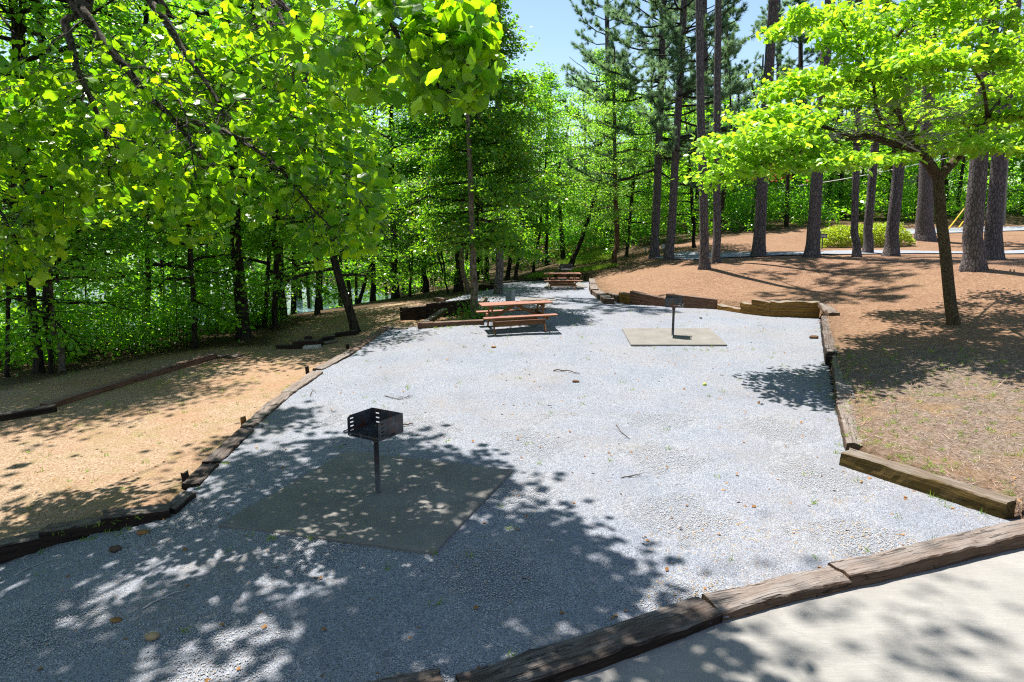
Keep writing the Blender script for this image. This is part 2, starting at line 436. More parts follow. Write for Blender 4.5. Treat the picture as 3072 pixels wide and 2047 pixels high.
M = dict(
    gravel=mat_gravel(), ground=mat_ground(), water=mat_water(), iron=mat_iron(), stain=mat_stain_wood(),
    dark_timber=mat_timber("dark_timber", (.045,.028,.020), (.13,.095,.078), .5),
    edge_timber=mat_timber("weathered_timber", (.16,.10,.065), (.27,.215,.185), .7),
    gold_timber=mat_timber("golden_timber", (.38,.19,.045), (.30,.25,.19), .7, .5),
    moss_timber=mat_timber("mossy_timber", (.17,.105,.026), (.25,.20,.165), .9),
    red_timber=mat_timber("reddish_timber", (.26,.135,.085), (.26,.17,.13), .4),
    pine_bark=mat_bark("pine_bark", (.06,.05,.054), (.165,.138,.142), (.27,.235,.24), (15, 15, 5.5), True, .03),
    dark_bark=mat_bark("dark_bark", (.012,.010,.008), (.040,.032,.025), (.085,.07,.055), (11, 11, 2.2), False),
    grey_bark=mat_bark("grey_bark", (.07,.052,.036), (.18,.138,.098), (.31,.265,.215), (10, 10, 5), False, .012),
    brown_bark=mat_bark("brown_bark", (.05,.025,.014), (.16,.085,.05), (.27,.16,.10), (9, 9, 3.5), False, .02),
    limb_bark=mat_bark("lichen_bark", (.022,.015,.012), (.07,.052,.042), (.25,.23,.21), (16, 16, 16), False, .008),
    dogwood_bark=mat_bark("dogwood_bark", (.035,.027,.016), (.115,.088,.05), (.21,.165,.10), (26, 26, 14), True, .012),
    dead=mat_flat("bleached_twig", (.58,.54,.51), .8, .2, .3, 5),
    pad=mat_concrete("pad_concrete", (.25,.234,.218), (.38,.36,.335)),
    drive=mat_concrete("drive_concrete", (.40,.385,.36), (.52,.50,.47), .35),
    asphalt=mat_flat("road_surface", (.30,.32,.36), .85, .2, .25, 3),
    tulip=mat_leaf("tulip_leaf", [(0, (.05,.14,.010)), (.5, (.09,.21,.012)), (1, (.19,.32,.015))], ((.14,.40,.006), (.54,.86,.010)), .55, .33, .4),
    dogwood=mat_leaf("dogwood_leaf", [(0, (.11,.25,.016)), (.6, (.18,.35,.02)), (1, (.30,.46,.07))], ((.30,.62,.014), (.58,.86,.03)), .5, .42, .35),
    holly=mat_leaf("holly_leaf", [(0, (.02,.085,.014)), (.55, (.045,.15,.014)), (.93, (.10,.23,.012)), (.98, (.32,.2,.01)), (1, (.36,.25,.02))], ((.14,.46,.01), (.40,.68,.01)), .44, .36, .4),
    wood_a=mat_leaf("woodland_leaf", [(0, (.045,.15,.010)), (.5, (.085,.22,.012)), (1, (.15,.30,.018))], ((.20,.58,.012), (.42,.76,.02)), .52, .34, .5),
    wood_b=mat_leaf("woodland_leaf_light", [(0, (.08,.20,.022)), (.5, (.13,.28,.04)), (1, (.22,.37,.08))], ((.26,.60,.03), (.46,.76,.07)), .5, .5, .35),
    wood_c=mat_leaf("woodland_leaf_deep", [(0, (.028,.11,.014)), (.5, (.055,.16,.016)), (1, (.10,.23,.018))], ((.14,.50,.015), (.32,.66,.02)), .5, .34, .5),
    needle=mat_leaf("pine_needle", [(0, (.08,.165,.12)), (.5, (.12,.21,.14)), (1, (.19,.27,.15))], ((.2,.36,.16), (.3,.48,.16)), .4, .5, .3),
    hedge=mat_leaf("hedge_leaf", [(0, (.11,.2,.016)), (.5, (.27,.34,.02)), (1, (.45,.46,.06))], ((.4,.6,.02), (.6,.7,.05)), .4, .35, .5),
    grass=mat_leaf("grass_blade", [(0, (.07,.16,.02)), (.5, (.13,.24,.025)), (1, (.3,.30,.06))], ((.2,.42,.02), (.4,.5,.05)), .4, .6, .2),
    straw=mat_leaf("pine_straw", [(0, (.145,.068,.036)), (.5, (.29,.165,.10)), (1, (.42,.30,.225))], ((.2,.14,.07), (.2,.14,.07)), .05, .7, .2),
    deadgrass=mat_leaf("dead_grass", [(0, (.12,.088,.064)), (.6, (.26,.205,.172)), (1, (.36,.31,.26))], ((.3,.25,.18), (.3,.25,.18)), .1, .7, .2),
    twig=mat_flat("twig", (.13,.085,.06), .85, .2, .4, 20),
    bark_piece=mat_flat("bark_piece", (.16,.085,.045), .85, .2, .5, 14),
    litter=mat_flat("leaf_litter", (.34,.17,.06), .85, .2, .5, 1.7),
    stone=mat_flat("tan_stone", (.52,.36,.20), .8, .2, .35, 2.0),
    grey_stone=mat_flat("grey_stone", (.50,.51,.53), .85, .2, .4, 31),
    white=mat_flat("sign_white", (.75,.75,.73), .5, .3, .05), black=mat_flat("sign_black", (.02,.02,.022), .5, .3, .1),
    green_post=mat_flat("sign_post", (.10,.16,.14), .5, .4, .1), grey_metal=mat_flat("grey_metal", (.42,.46,.50), .5, .4, .1),
    yellow=mat_flat("yellow_plastic", (.75,.45,.02), .5, .4, .1), pole=mat_flat("pole_wood", (.34,.29,.24), .9, .2, .3, 12),
    wire=mat_flat("wire", (.62,.62,.62), .5, .4, .05), red=mat_flat("red_roof", (.55,.07,.06), .6, .3, .15), wall=mat_flat("house_wall", (.52,.45,.42), .8, .2, .1),
    shingle=mat_flat("house_roof", (.42,.36,.34), .9, .2, .2, 20), glass=mat_flat("house_glass", (.05,.06,.07), .1, .6, .1),
    lime=mat_flat("lime_peel", (.62,.65,.06), .5, .4, .1),
)
# ------------------------------------------------------------------ ground sheets
def axis(parts):
    out = [parts[0][0]]
    for a, b, s in parts:
        out += list(np.linspace(a, b, max(1, int(round((b - a) / s))) + 1)[1:])
    return np.array(out)

def grid_block(xs, ys, zf):
    X, Y = np.meshgrid(xs, ys)
    Z = zf(X, Y)
    V = np.stack([X, Y, Z], -1).reshape(-1, 3)
    nx, ny = len(xs), len(ys)
    i = (np.arange(ny - 1)[:, None] * nx + np.arange(nx - 1)[None]).ravel()
    return V, np.stack([i, i + 1, i + nx + 1, i + nx], -1)

xs = axis([(-400, -60, 20), (-60, -20, 2), (-20, -12, .5), (-12, 12, .11), (12, 30, .5), (30, 60, 2), (60, 400, 20)])
ys = axis([(-120, 0, 8), (0, 3, .5), (3, 28, .11), (28, 50, .25), (50, 100, 1.5), (100, 500, 20)])
TANP = [tuple(hit(a, b, TR))[:2] for a, b in [(-300,1240), (0,1172), (200,1122), (400,1085), (640,1042), (800,1040), (860,990), (950,955), (1000,940), (1150,915), (1300,895), (1440,880), (1470,858)]] + \
       [tuple(hit(a, b, GR))[:2] for a, b in [(1492,866), (1455,972), (1156,988), (865,1182), (632,1392), (507,1552), (126,1650), (-40,1702), (-1500,1900), (-2500,1700)]]
STRAWP = [tuple(hit(a, b, GR))[:2] for a, b in [(1772,846), (1818,896), (1995,916), (2300,946), (2456,952), (2476,1050), (2505,1200), (2540,1345), (3010,1553), (4500,1600)]] + \
         [(40, 12), (60, 30), (60, 46), (28, 52), (20, 49), (14, 46), (8, 45)] + [tuple(hit(a, b, TR))[:2] for a, b in [(1900,790), (1790,822)]]
DRYP = [tuple(hit(a, b, GR))[:2] for a, b in [(2490,1100), (2505,1200), (2540,1345), (3010,1553), (4500,1600)]] + [(14, 11), (9.5, 15.5), (7.5, 15.2)]
LAWNP = [(3.2, 45), (6.5, 44), (7, 52), (5, 64), (1, 64), (3, 54)]

DRIVEP = [tuple(at_z(a, b, -.055))[:2] for a, b in [(-1600, 2830), (900, 2195), (1150, 2118), (2000, 1850), (2560, 1685), (3072, 1580), (3900, 1415)]] + [(14, -3), (0, -14), (-14, -10)]
def ground_h(X, Y):
    z = TR(X, Y)
    z = np.where(poly_mask(X, Y, DRIVEP), np.minimum(z, -.3), z)
    m = poly_mask(X, Y, GPOLY); gr = GR(X, Y)
    wide = m.copy()
    for dx, dy in [(.13, 0), (-.13, 0), (0, .16), (0, -.16), (.1, .1), (-.1, .1), (-.1, -.1), (.1, -.1)]:
        wide |= poly_mask(X + dx, Y + dy, GPOLY)
    z = np.where(wide, np.minimum(z, gr - .03), z)
    return np.where(m, gr - .14, z)

def soft(X, Y, poly, s):
    a = np.zeros(X.shape)
    r = np.random.default_rng(3)
    for _ in range(9):
        a += poly_mask(X + r.normal(size=X.shape) * s, Y + r.normal(size=X.shape) * s, poly)
    return a / 9

V, F = grid_block(xs, ys, ground_h)
g = build("ground", [(V, F, 0)], [M["ground"]])
struct(g)
z = np.zeros((len(V), 4), np.float32); z[:, 3] = 1
near = np.abs(V[:, 0]) < 70
Xn, Yn = V[near, 0], V[near, 1]
z[near, 0] = soft(Xn, Yn, TANP, .28); z[near, 1] = soft(Xn, Yn, STRAWP, .5); z[near, 2] = soft(Xn, Yn, DRYP, .8)
att = g.data.color_attributes.new("zone", "FLOAT_COLOR", "POINT")
att.data.foreach_set("color", z.ravel())

# gravel terrace: its own sheet, edges tucked under the timbers
gx = np.arange(-7.5, 11.2, .09); gy = np.concatenate([np.arange(1.2, 26, .09), np.arange(26, 44, .18)])
bumps = lambda X, Y: GR(X, Y) + .012 * np.sin(X * 2.1 + Y * 1.3) * np.sin(Y * 1.7 - X) + RNG.normal(size=X.shape) * .0035
V, F = grid_block(gx, gy, bumps)
ctr = V[F].mean(1)
F = F[poly_mask(ctr[:, 0], ctr[:, 1], GPOLY)]
used = np.unique(F); rm = np.full(len(V), -1); rm[used] = np.arange(len(used))
struct(build("gravel_terrace", [(V[used], rm[F], 0)], [M["gravel"]]))

# concrete driveway beside the front timbers
DZ = -.055
DL = [(-1600, 2830), (900, 2195), (1150, 2118), (2000, 1855), (2560, 1690), (3072, 1585), (3800, 1440)]
edge = [at_z(a, b, DZ) for a, b in DL]
edge = spline(edge, 40)
rows = []
for k, t in enumerate([0, .15, .5, 1.2, 2.5, 4.5, 7]):
    off = np.array([.36, -.93, 0]) * t
    r = edge + off; r[:, 2] = DZ + (.0 if k else -.015) - .012 * min(t, 1.2); rows.append(r)
rows.insert(0, edge + np.array([-.02, .05, -.2]))
V = np.concatenate(rows); n = len(edge)
F = [(j*n+i, (j+1)*n+i, (j+1)*n+i+1, j*n+i+1) for j in range(len(rows)-1) for i in range(n-1)]
struct(build("driveway", [(V, np.array(F), 0)], [M["drive"]]))

# asphalt road over the pine straw slope and its far branch
def strip(name, pts, w, lift, mat):
    c = spline(pts, 60); t = np.gradient(c, axis=0); nn = nrm(np.stack([-t[:, 1], t[:, 0], 0 * t[:, 0]], -1))
    rows = []
    for s in (0, .25, .5, .75, 1):
        p = c + nn * w * s; p[:, 2] = TR(p[:, 0], p[:, 1]) + lift; rows.append(p)
    V = np.concatenate(rows); n = 60
    F = np.array([(j*n+i, j*n+i+1, (j+1)*n+i+1, (j+1)*n+i) for j in range(4) for i in range(n-1)])
    return struct(build(name, [(V, F, 0)], [mat]))
rp = [hit(a, b, TR) for a, b in [(2080, 781), (2200, 774), (2330, 769), (2470, 766), (2700, 763), (2900, 763), (3072, 763)]]
rp = [Vector((rp[0].x - 1.6, rp[0].y + 3.5, 0))] + rp + [Vector((rp[-1].x + 14, rp[-1].y + 1, 0))]
strip("road", [tuple(p) for p in rp], 2.3, .05, M["asphalt"])
bp = [(24.5, 44.5, 0), (30, 45.0, 0), (45, 47, 0), (60, 49, 0)]
strip("side_road", bp, 2.6, .05, M["asphalt"])

# lake behind the shore woods
V = np.array([(-160, 42, -3.6), (-16, 42, -3.6), (2, 60, -3.6), (2, 240, -3.6), (-160, 240, -3.6)])
struct(build("lake", [(V, np.array([(0, 1, 2, 3, 4)]), 0)], [M["water"]]))

# ------------------------------------------------------------------ concrete pads (real slabs)
def pad(corners, label, cat="concrete pad", h=.04, group="concrete pads under the grills"):
    P = [hit(a, b, GR, h) for a, b in corners]
    c = sum(P, Vector()) / 4
    o = thing("concrete_pad", label, cat, c, 0, group)
    T = [p - c for p in P]
    ins = [t * (1 - .014 / t.length) for t in T]
    V = [tuple(t) for t in ins] + [(t.x, t.y, t.z - .012) for t in T] + [(t.x, t.y, t.z - .2) for t in T]
    # dice the top so its edge can wander slightly
    F = [(0, 1, 2, 3)] + [(4+i, 4+(i+1) % 4, (i+1) % 4, i) for i in range(4)] + [(8+i, 8+(i+1) % 4, 4+(i+1) % 4, 4+i) for i in range(4)]
    build("slab", [(np.array(V), np.array(F), 0)], [M["pad"]], o, False)
    return c
PAD1 = pad([(655, 1573), (1302, 1655), (1537, 1408), (1040, 1352)], "wide shaded concrete pad under the large black grill nearest the driveway")
PAD2 = pad([(1893, 1034), (2182, 1034), (2130, 985), (1866, 985)], "sunlit pale concrete pad in the gravel under the grill facing the timber wall")
PAD3 = pad([(1633, 862), (1762, 861), (1740, 846), (1640, 847)], "small concrete pad behind the farther picnic table", h=.04)
PAD4 = pad([(1560, 903), (1672, 901), (1660, 893), (1560, 895)], "dusty concrete pad just behind the nearer picnic table", h=.03)

# ------------------------------------------------------------------ timbers
def timber(A, B, w, h, mat, label, group, seed, rough=.008, parent=None, name="timber", broken=0.0, cat="timber"):
    """rough sawn beam whose top centre line runs from A to B"""
    A, B = Vector(A), Vector(B); d = B - A; L = d.length; c = (A + B) / 2
    x = d.normalized(); y = Vector((0, 0, 1)).cross(x).normalized(); zz = x.cross(y)
    rot = Matrix((x, y, zz)).transposed().to_quaternion()
    nx = max(4, int(L / .07)); prof = []
    k = 4; b = .014
    hw = w / 2
    for i in range(k): prof.append((-hw + b + (w - 2*b) * i / (k-1), 0))
    for i in range(k): prof.append((hw, -b - (h - 2*b) * i / (k-1)))
    for i in range(k): prof.append((hw - b - (w - 2*b) * i / (k-1), -h))
    for i in range(k): prof.append((-hw, -h + b + (h - 2*b) * i / (k-1)))
    V = []; np_ = len(prof); r = random.Random(seed)
    bow = r.uniform(-.006, .006) * L
    for i in range(nx + 1):
        t = i / nx; s = (t - .5) * L
        for (py, pzz) in prof:
            q = Vector((s * 2.2 + seed * 7.3, py * 9, pzz * 9)); q2 = Vector((s * 9 + seed * 3.1, py * 14, pzz * 14))
            n = mnoise.noise_vector(q) * rough * 1.6 + mnoise.noise_vector(q2) * rough * .9
            e = 0.0
            if i in (0, nx): e = mnoise.noise(Vector((seed, py * 12, pzz * 12))) * .03
            if broken and pzz > -h * .5:
                pr = max(0, mnoise.noise(Vector((s * 3.1 + seed, py * 3, 0))) + .15)
                n.z -= broken * pr
            V.append((s + e + n.x, py + n.y + bow * (1 - (2*t-1)**2), pzz + n.z))
    V = np.array(V)
    F = [(i*np_+j, (i+1)*np_+j, (i+1)*np_+(j+1) % np_, i*np_+(j+1) % np_) for i in range(nx) for j in range(np_)]
    # end caps: strips of quads across the profile
    capi = lambda o: [(o+a, o+b_, o+c_, o+d_) for a, b_, c_, d_ in [(0,1,10,11),(1,2,9,10),(2,3,8,9),(3,4,7,8),(4,5,6,7),(15,0,11,12),(14,15,12,13)]]
    F += [f for f in capi(0)] + [f[::-1] for f in capi(nx * np_)]
    o = build(name, [(V, np.array(F), 0)], [mat], parent, False)
    o.rotation_mode = 'QUATERNION'; o.rotation_quaternion = rot; o.location = c
    if label: tag(o, label, cat, group)
    return o

_ts = [0]
def T_top(p0, p1, dz0, dz1, w, h, mat, label, group, surf=None, **k):
    """timber by the pixels of its top centre line, heights above a surface"""
    _ts[0] += 1
    s = surf or GR
    return timber(hit(*p0, s, dz0), hit(*p1, s, dz1), w, h, M[mat], label, group, _ts[0], **k)

def T_face(p0, p1, H0, H1, w, h, mat, label, group, surf=None, course=0.0, back=0.0, **k):
    """timber by the pixels where its camera-facing side meets the ground"""
    _ts[0] += 1
    s = surf or GR
    A, B = hit(*p0, s), hit(*p1, s)
    d = (B - A); d.z = 0; nrm_ = Vector((-d.y, d.x, 0)).normalized()
    if nrm_.y < 0: nrm_ = -nrm_
    o = nrm_ * (w / 2 + back)
    A = A + o + Vector((0, 0, H0)); B = B + o + Vector((0, 0, H1))
    return timber(A, B, w, h, M[mat], label, group, _ts[0], **k)

GE = "timbers edging the driveway side of the gravel"
T_top((1392,2058), (2130,1812), .045, .045, .33, .22, "dark_timber", "long dark weathered timber between gravel and driveway with a split end", GE, rough=.014)
T_top((2138,1808), (2520,1716), .04, .045, .30, .22, "edge_timber", "brown cracked timber along the driveway, between the darkest one and the raised one", GE, rough=.013)
T_top((2520,1708), (3240,1535), .075, .08, .29, .24, "edge_timber", "pale worn timber raised above its neighbour at the driveway edge", GE, rough=.012)
T_top((1040,2085), (1325,2033), .03, .03, .26, .2, "dark_timber", "short dark timber end poking in at the very bottom of the gravel", GE)
GS = "timbers holding back the dry turf beside the gravel"
T_face((2520,1397), (3015,1560), .21, .21, .26, .26, "moss_timber", "big timber with a mossy mustard face meeting the driveway edging", GS, rough=.01)
T_top((2536,1200), (2572,1333), .21, .2, .30, .28, "edge_timber", "cracked grey timber top nearest the mossy corner timber", GS, rough=.012)
T_top((2519,1068), (2540,1198), .25, .215, .30, .28, "edge_timber", "smooth brown timber running along the dogwood shadow edge", GS)
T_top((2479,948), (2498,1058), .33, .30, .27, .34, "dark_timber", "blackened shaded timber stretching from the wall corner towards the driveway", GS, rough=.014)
T_top((2468,908), (2503,938), .52, .5, .30, .14, "edge_timber", "broken splintered timber lying on the corner of the wall", GS, broken=.09)

GW = "timbers of the curved wall behind the second grill"
def wall(p0, p1, H0, H1, w, courses, mat, label, top_broken=0.0):
    ch = max(H0, H1) / courses
    for c in range(courses):
        f = (courses - c) / courses
        nm = ("top" if c == 0 else "bottom" if c == courses - 1 else "middle") if courses > 1 else "only"
        T_face(p0, p1, H0 * f, H1 * f, w, ch + (.12 if c == courses - 1 else -.004), mat, label + ", " + nm + " course" if courses > 1 else label, GW,
               back=.004 * c + random.uniform(0, .012), broken=top_broken if c == 0 else 0, rough=.006)
wall((1818,899), (1853,907), .27, .25, .24, 1, "edge_timber", "low end timber of the wall where it meets the fallen timber")
wall((1854,908), (1888,913), .40, .36, .24, 2, "gold_timber", "short orange faced wall timber beside the low end")
wall((1889,913), (1996,921), .50, .30, .24, 2, "red_timber", "dark reddish wall timber sloping down behind the grill")
wall((1997,920), (2148,929), .48, .36, .24, 2, "red_timber", "long grey topped wall timber right behind the second grill")
wall((2150,930), (2219,940), .20, .14, .22, 1, "gold_timber", "sunken rotten timber in the collapsed gap of the wall", .05)
wall((2220,940), (2252,944), .38, .34, .22, 2, "gold_timber", "ragged golden timber at the end of the collapsed gap", .06)
wall((2253,944), (2308,950), .52, .48, .22, 3, "gold_timber", "golden wall timber stepped just below the tallest stretch", .03)
wall((2309,950), (2457,955), .52, .54, .22, 3, "gold_timber", "tall golden wall timber with chewed rim near the corner", .07)
GF = "timbers edging the far right of the gravel"
T_top((1785,868), (1828,897), .20, .2, .40, .2, "edge_timber", "fallen skewed timber between the far edging and the curved wall", GF, rough=.01)
T_top((1778,853), (1785,868), .27, .24, .34, .32, "edge_timber", "grey timber end on beside the farther picnic table, lower of two", GF)
T_top((1776,836), (1780,851), .32, .3, .30, .4, "edge_timber", "farthest timber end of the right edging, half in shade", GF)

GL = "timbers edging the left of the gravel above the tan terrace"
T_top((1152,984), (1052,1053), .05, .05, .25, .2, "red_timber", "farthest timber of the left gravel edge, running up to the corner", GL)
T_top((1050,1054), (952,1106), .06, .05, .25, .2, "edge_timber", "second timber down the left gravel edge from the corner", GL, rough=.013)
T_top((951,1114), (864,1176), .06, .05, .26, .2, "edge_timber", "thick stained timber beside the first stake of the left gravel edge", GL, rough=.012)
T_top((862,1177), (741,1279), .05, .04, .26, .2, "edge_timber", "notched timber of the left gravel edge, half in leaf shadow", GL, rough=.015)
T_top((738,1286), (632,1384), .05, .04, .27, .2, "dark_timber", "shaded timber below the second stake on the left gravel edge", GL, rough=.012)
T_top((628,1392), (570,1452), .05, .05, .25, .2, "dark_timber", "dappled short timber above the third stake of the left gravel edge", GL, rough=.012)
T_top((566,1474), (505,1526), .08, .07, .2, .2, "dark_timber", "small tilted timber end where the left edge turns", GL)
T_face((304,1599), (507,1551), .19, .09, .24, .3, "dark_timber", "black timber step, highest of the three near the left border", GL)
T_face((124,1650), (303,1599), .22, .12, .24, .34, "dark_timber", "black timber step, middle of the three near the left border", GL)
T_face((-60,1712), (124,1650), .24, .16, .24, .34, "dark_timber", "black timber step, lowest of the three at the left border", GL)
def stake(px, py, h, tilt, label):
    p = hit(px, py, TR)
    _ts[0] += 1
    o = timber(p + Vector((0, 0, h)), p + Vector((tilt, 0, -.15)), .13, .06, M["dark_timber"] if h < .2 else M["gold_timber"], label, "stakes behind the left gravel edge", _ts[0], .004, name="stake", cat="stake")
stake(925,1120, .17, .03, "square wooden stake behind the thick stained timber")
stake(736,1283, .20, .02, "golden sided wooden stake against the notched timber")
stake(562,1448, .15, .03, "blackish wooden stake by the small tilted timber end")
stake(1046,1046, .12, .02, "low wooden stake behind the second timber from the corner")
GT = "timbers lying along the tan terrace"
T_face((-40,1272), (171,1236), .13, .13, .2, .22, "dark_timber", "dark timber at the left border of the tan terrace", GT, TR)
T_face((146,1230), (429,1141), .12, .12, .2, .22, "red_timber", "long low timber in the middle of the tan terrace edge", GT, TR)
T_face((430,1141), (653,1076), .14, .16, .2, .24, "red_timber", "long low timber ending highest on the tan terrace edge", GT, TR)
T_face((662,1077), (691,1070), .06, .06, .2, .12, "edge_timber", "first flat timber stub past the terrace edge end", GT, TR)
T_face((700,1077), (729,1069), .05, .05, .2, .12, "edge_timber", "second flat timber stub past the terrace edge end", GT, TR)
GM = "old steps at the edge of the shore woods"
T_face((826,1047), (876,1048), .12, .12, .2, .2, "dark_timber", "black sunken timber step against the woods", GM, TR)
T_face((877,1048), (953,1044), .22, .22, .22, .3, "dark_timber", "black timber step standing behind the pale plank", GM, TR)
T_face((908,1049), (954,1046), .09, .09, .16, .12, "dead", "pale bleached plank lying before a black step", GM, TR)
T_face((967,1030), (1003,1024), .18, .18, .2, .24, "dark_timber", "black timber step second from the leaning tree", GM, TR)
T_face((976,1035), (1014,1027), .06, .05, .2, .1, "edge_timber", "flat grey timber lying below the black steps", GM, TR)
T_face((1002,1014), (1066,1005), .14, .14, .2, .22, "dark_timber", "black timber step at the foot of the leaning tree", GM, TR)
GK = "timbers of the ruined step beside the glossy evergreen"
def stack(p0, p1, H, w, courses, label):
    ch = H / courses
    for c in range(courses):
        T_face(p0, p1, H - c * ch, H - c * ch, w, ch + (.1 if c == courses - 1 else -.004), "dark_timber", label + ", " + ["top", "middle", "bottom"][c if courses == 3 else c * 2] + " course", GK, TR, back=.004 * c)
stack((1200,961), (1250,961), .46, .30, 3, "black stacked timber at the outer end of the ruined step")
stack((1251,960), (1279,957), .46, .3, 3, "black stacked timber between the outer end and the tall one")
stack((1280,956), (1415,944), .52, .3, 3, "long black stacked timber running to the evergreen trunk")
T_top((1272,966), (1334,925), .08, .40, .22, .14, "moss_timber", "mossy grey timber leaning on the black stack", GK, TR)
T_face((1253,986), (1450,975), .16, .14, .2, .26, "red_timber", "flat reddish timber before the ruined step, on the gravel edge", GK)
T_face((1150,985), (1215,989), .05, .03, .16, .12, "edge_timber", "thin pale board at the gravel corner near the leaning tree", GK)
T_face((1336,942), (1412,950), .14, .12, .2, .2, "gold_timber", "low sunlit timber in the leaf filled step", GK, TR)
T_face((1300,905), (1331,909), .2, .18, .22, .24, "edge_timber", "pale short timber block beyond the black stack", GK, TR)
T_face((1332,909), (1394,900), .1, .1, .2, .16, "red_timber", "pinkish timber beyond the black stack, before the slim grey trunk", GK, TR)
T_top((1436,908), (1457,892), .12, .16, .16, .14, "edge_timber", "short grey timber tilted up from the gravel by the evergreen", GK, GR)
GB = "dark timbers along the far end of the gravel"
T_face((1436,872), (1491,873), .30, .28, .25, .4, "dark_timber", "dark reddish timber block at the far left gravel corner", GB, TR)
T_face((1478,853), (1562,845), .08, .08, .2, .2, "dark_timber", "thin dark timber along the far gravel end, nearer the evergreen", GB, GR)
T_face((1563,845), (1640,841), .08, .08, .2, .2, "dark_timber", "thin dark timber along the far gravel end, nearer the farther table", GB, GR)
tag(timber(hit(924,1009,TR,.28), hit(924,1009,TR,-.1), .2, .2, M["dark_timber"], None, None, 91, name="stump_post"), "short black post standing alone on the lower tan slope", "post")
# ------------------------------------------------------------------ picnic tables
def picnic_table(p, yaw, roll, L, label):
    t = thing("picnic_table", label, "picnic table", p, yaw, "red brown picnic tables on the gravel")
    t.rotation_euler = (0, -roll, yaw)
    S = [M["stain"]]
    h = .75; hl = L / 2
    pl = []
    for k in range(5):
        y0 = -.36 + k * .146
        pl.append(bbox(-hl, hl, y0, y0 + .138, h - .038, h))
    build("tabletop", [(*merge(pl), 0)], S, t, False)
    for s in (-1, 1):
        pb = [bbox(-hl - .02, hl + .02, s * .70 - .135 + k * .137, s * .70 - .135 + k * .137 + .131, .42, .457) for k in range(2)]
        build("bench_seat", [(*merge(pb), 0)], S, t, False)
        build("apron", [(*bbox(-hl + .27, hl - .27, s * .50 - .019, s * .50 + .019, .17, .31), 0)], S, t, False)
    for e in (-1, 1):
        x = e * (hl - .25)
        build("crossbeam", [(*bbox(x - .019, x + .019, -.82, .82, .33, .42), 0)], S, t, False)
        build("top_cleat", [(*bbox(x - .02, x + .02, -.34, .34, h - .13, h - .039), 0)], S, t, False)
        for s in (-1, 1):
            # splayed leg from under the top out to the ground
            a = math.atan2(.38, h)
            leg = bbox(-.019, .019, -.05, .05, -.03, h / math.cos(a) - .03)
            V, F = rotate(leg, 'X', s * a)
            V = V + np.array([x - e * .04, s * .60, 0])
            V[:, 2] = np.clip(V[:, 2], -.04, h - .04)
            build("leg", [(V, F, 0)], S, t, False)
        br = bbox(0, math.hypot(hl - .32, .36), -.019, .019, -.045, .045)
        ang = math.atan2(.36, hl - .32)
        V, F = rotate(br, 'Y', ang)
        V = V + np.array([.03, 0, h - .075])
        if e < 0: V = V * np.array([-1, 1, 1]); F = F[:, ::-1]
        build("brace", [(V, F, 0)], S, t, False)
    return t
# nearer and farther table
p = hit(1548, 986, GR); print("table1", p)
TAB1 = picnic_table(p, R(11), R(1.6), 2.02, "nearer picnic table, beside the tall evergreen trunk")
p = hit(1686, 866, GR); print("table2", p)
TAB2 = picnic_table(p, R(1), R(0), 1.78, "farther picnic table, out on the far gravel before a grill")

# ------------------------------------------------------------------ pedestal grills
def panel(w, h, holes, th=.006):
    """upright plate 0..w by 0..h in XZ with rectangular holes"""
    xs_ = sorted({0, w, *[v for a in holes for v in a[:2]]}); zs = sorted({0, h, *[v for a in holes for v in a[2:]]})
    bl = []
    for i in range(len(xs_) - 1):
        for j in range(len(zs) - 1):
            cx, cz = (xs_[i] + xs_[i+1]) / 2, (zs[j] + zs[j+1]) / 2
            if any(a[0] < cx < a[1] and a[2] < cz < a[3] for a in holes): continue
            bl.append(box(xs_[i], xs_[i+1], 0, th, zs[j], zs[j+1]))
    return merge(bl)

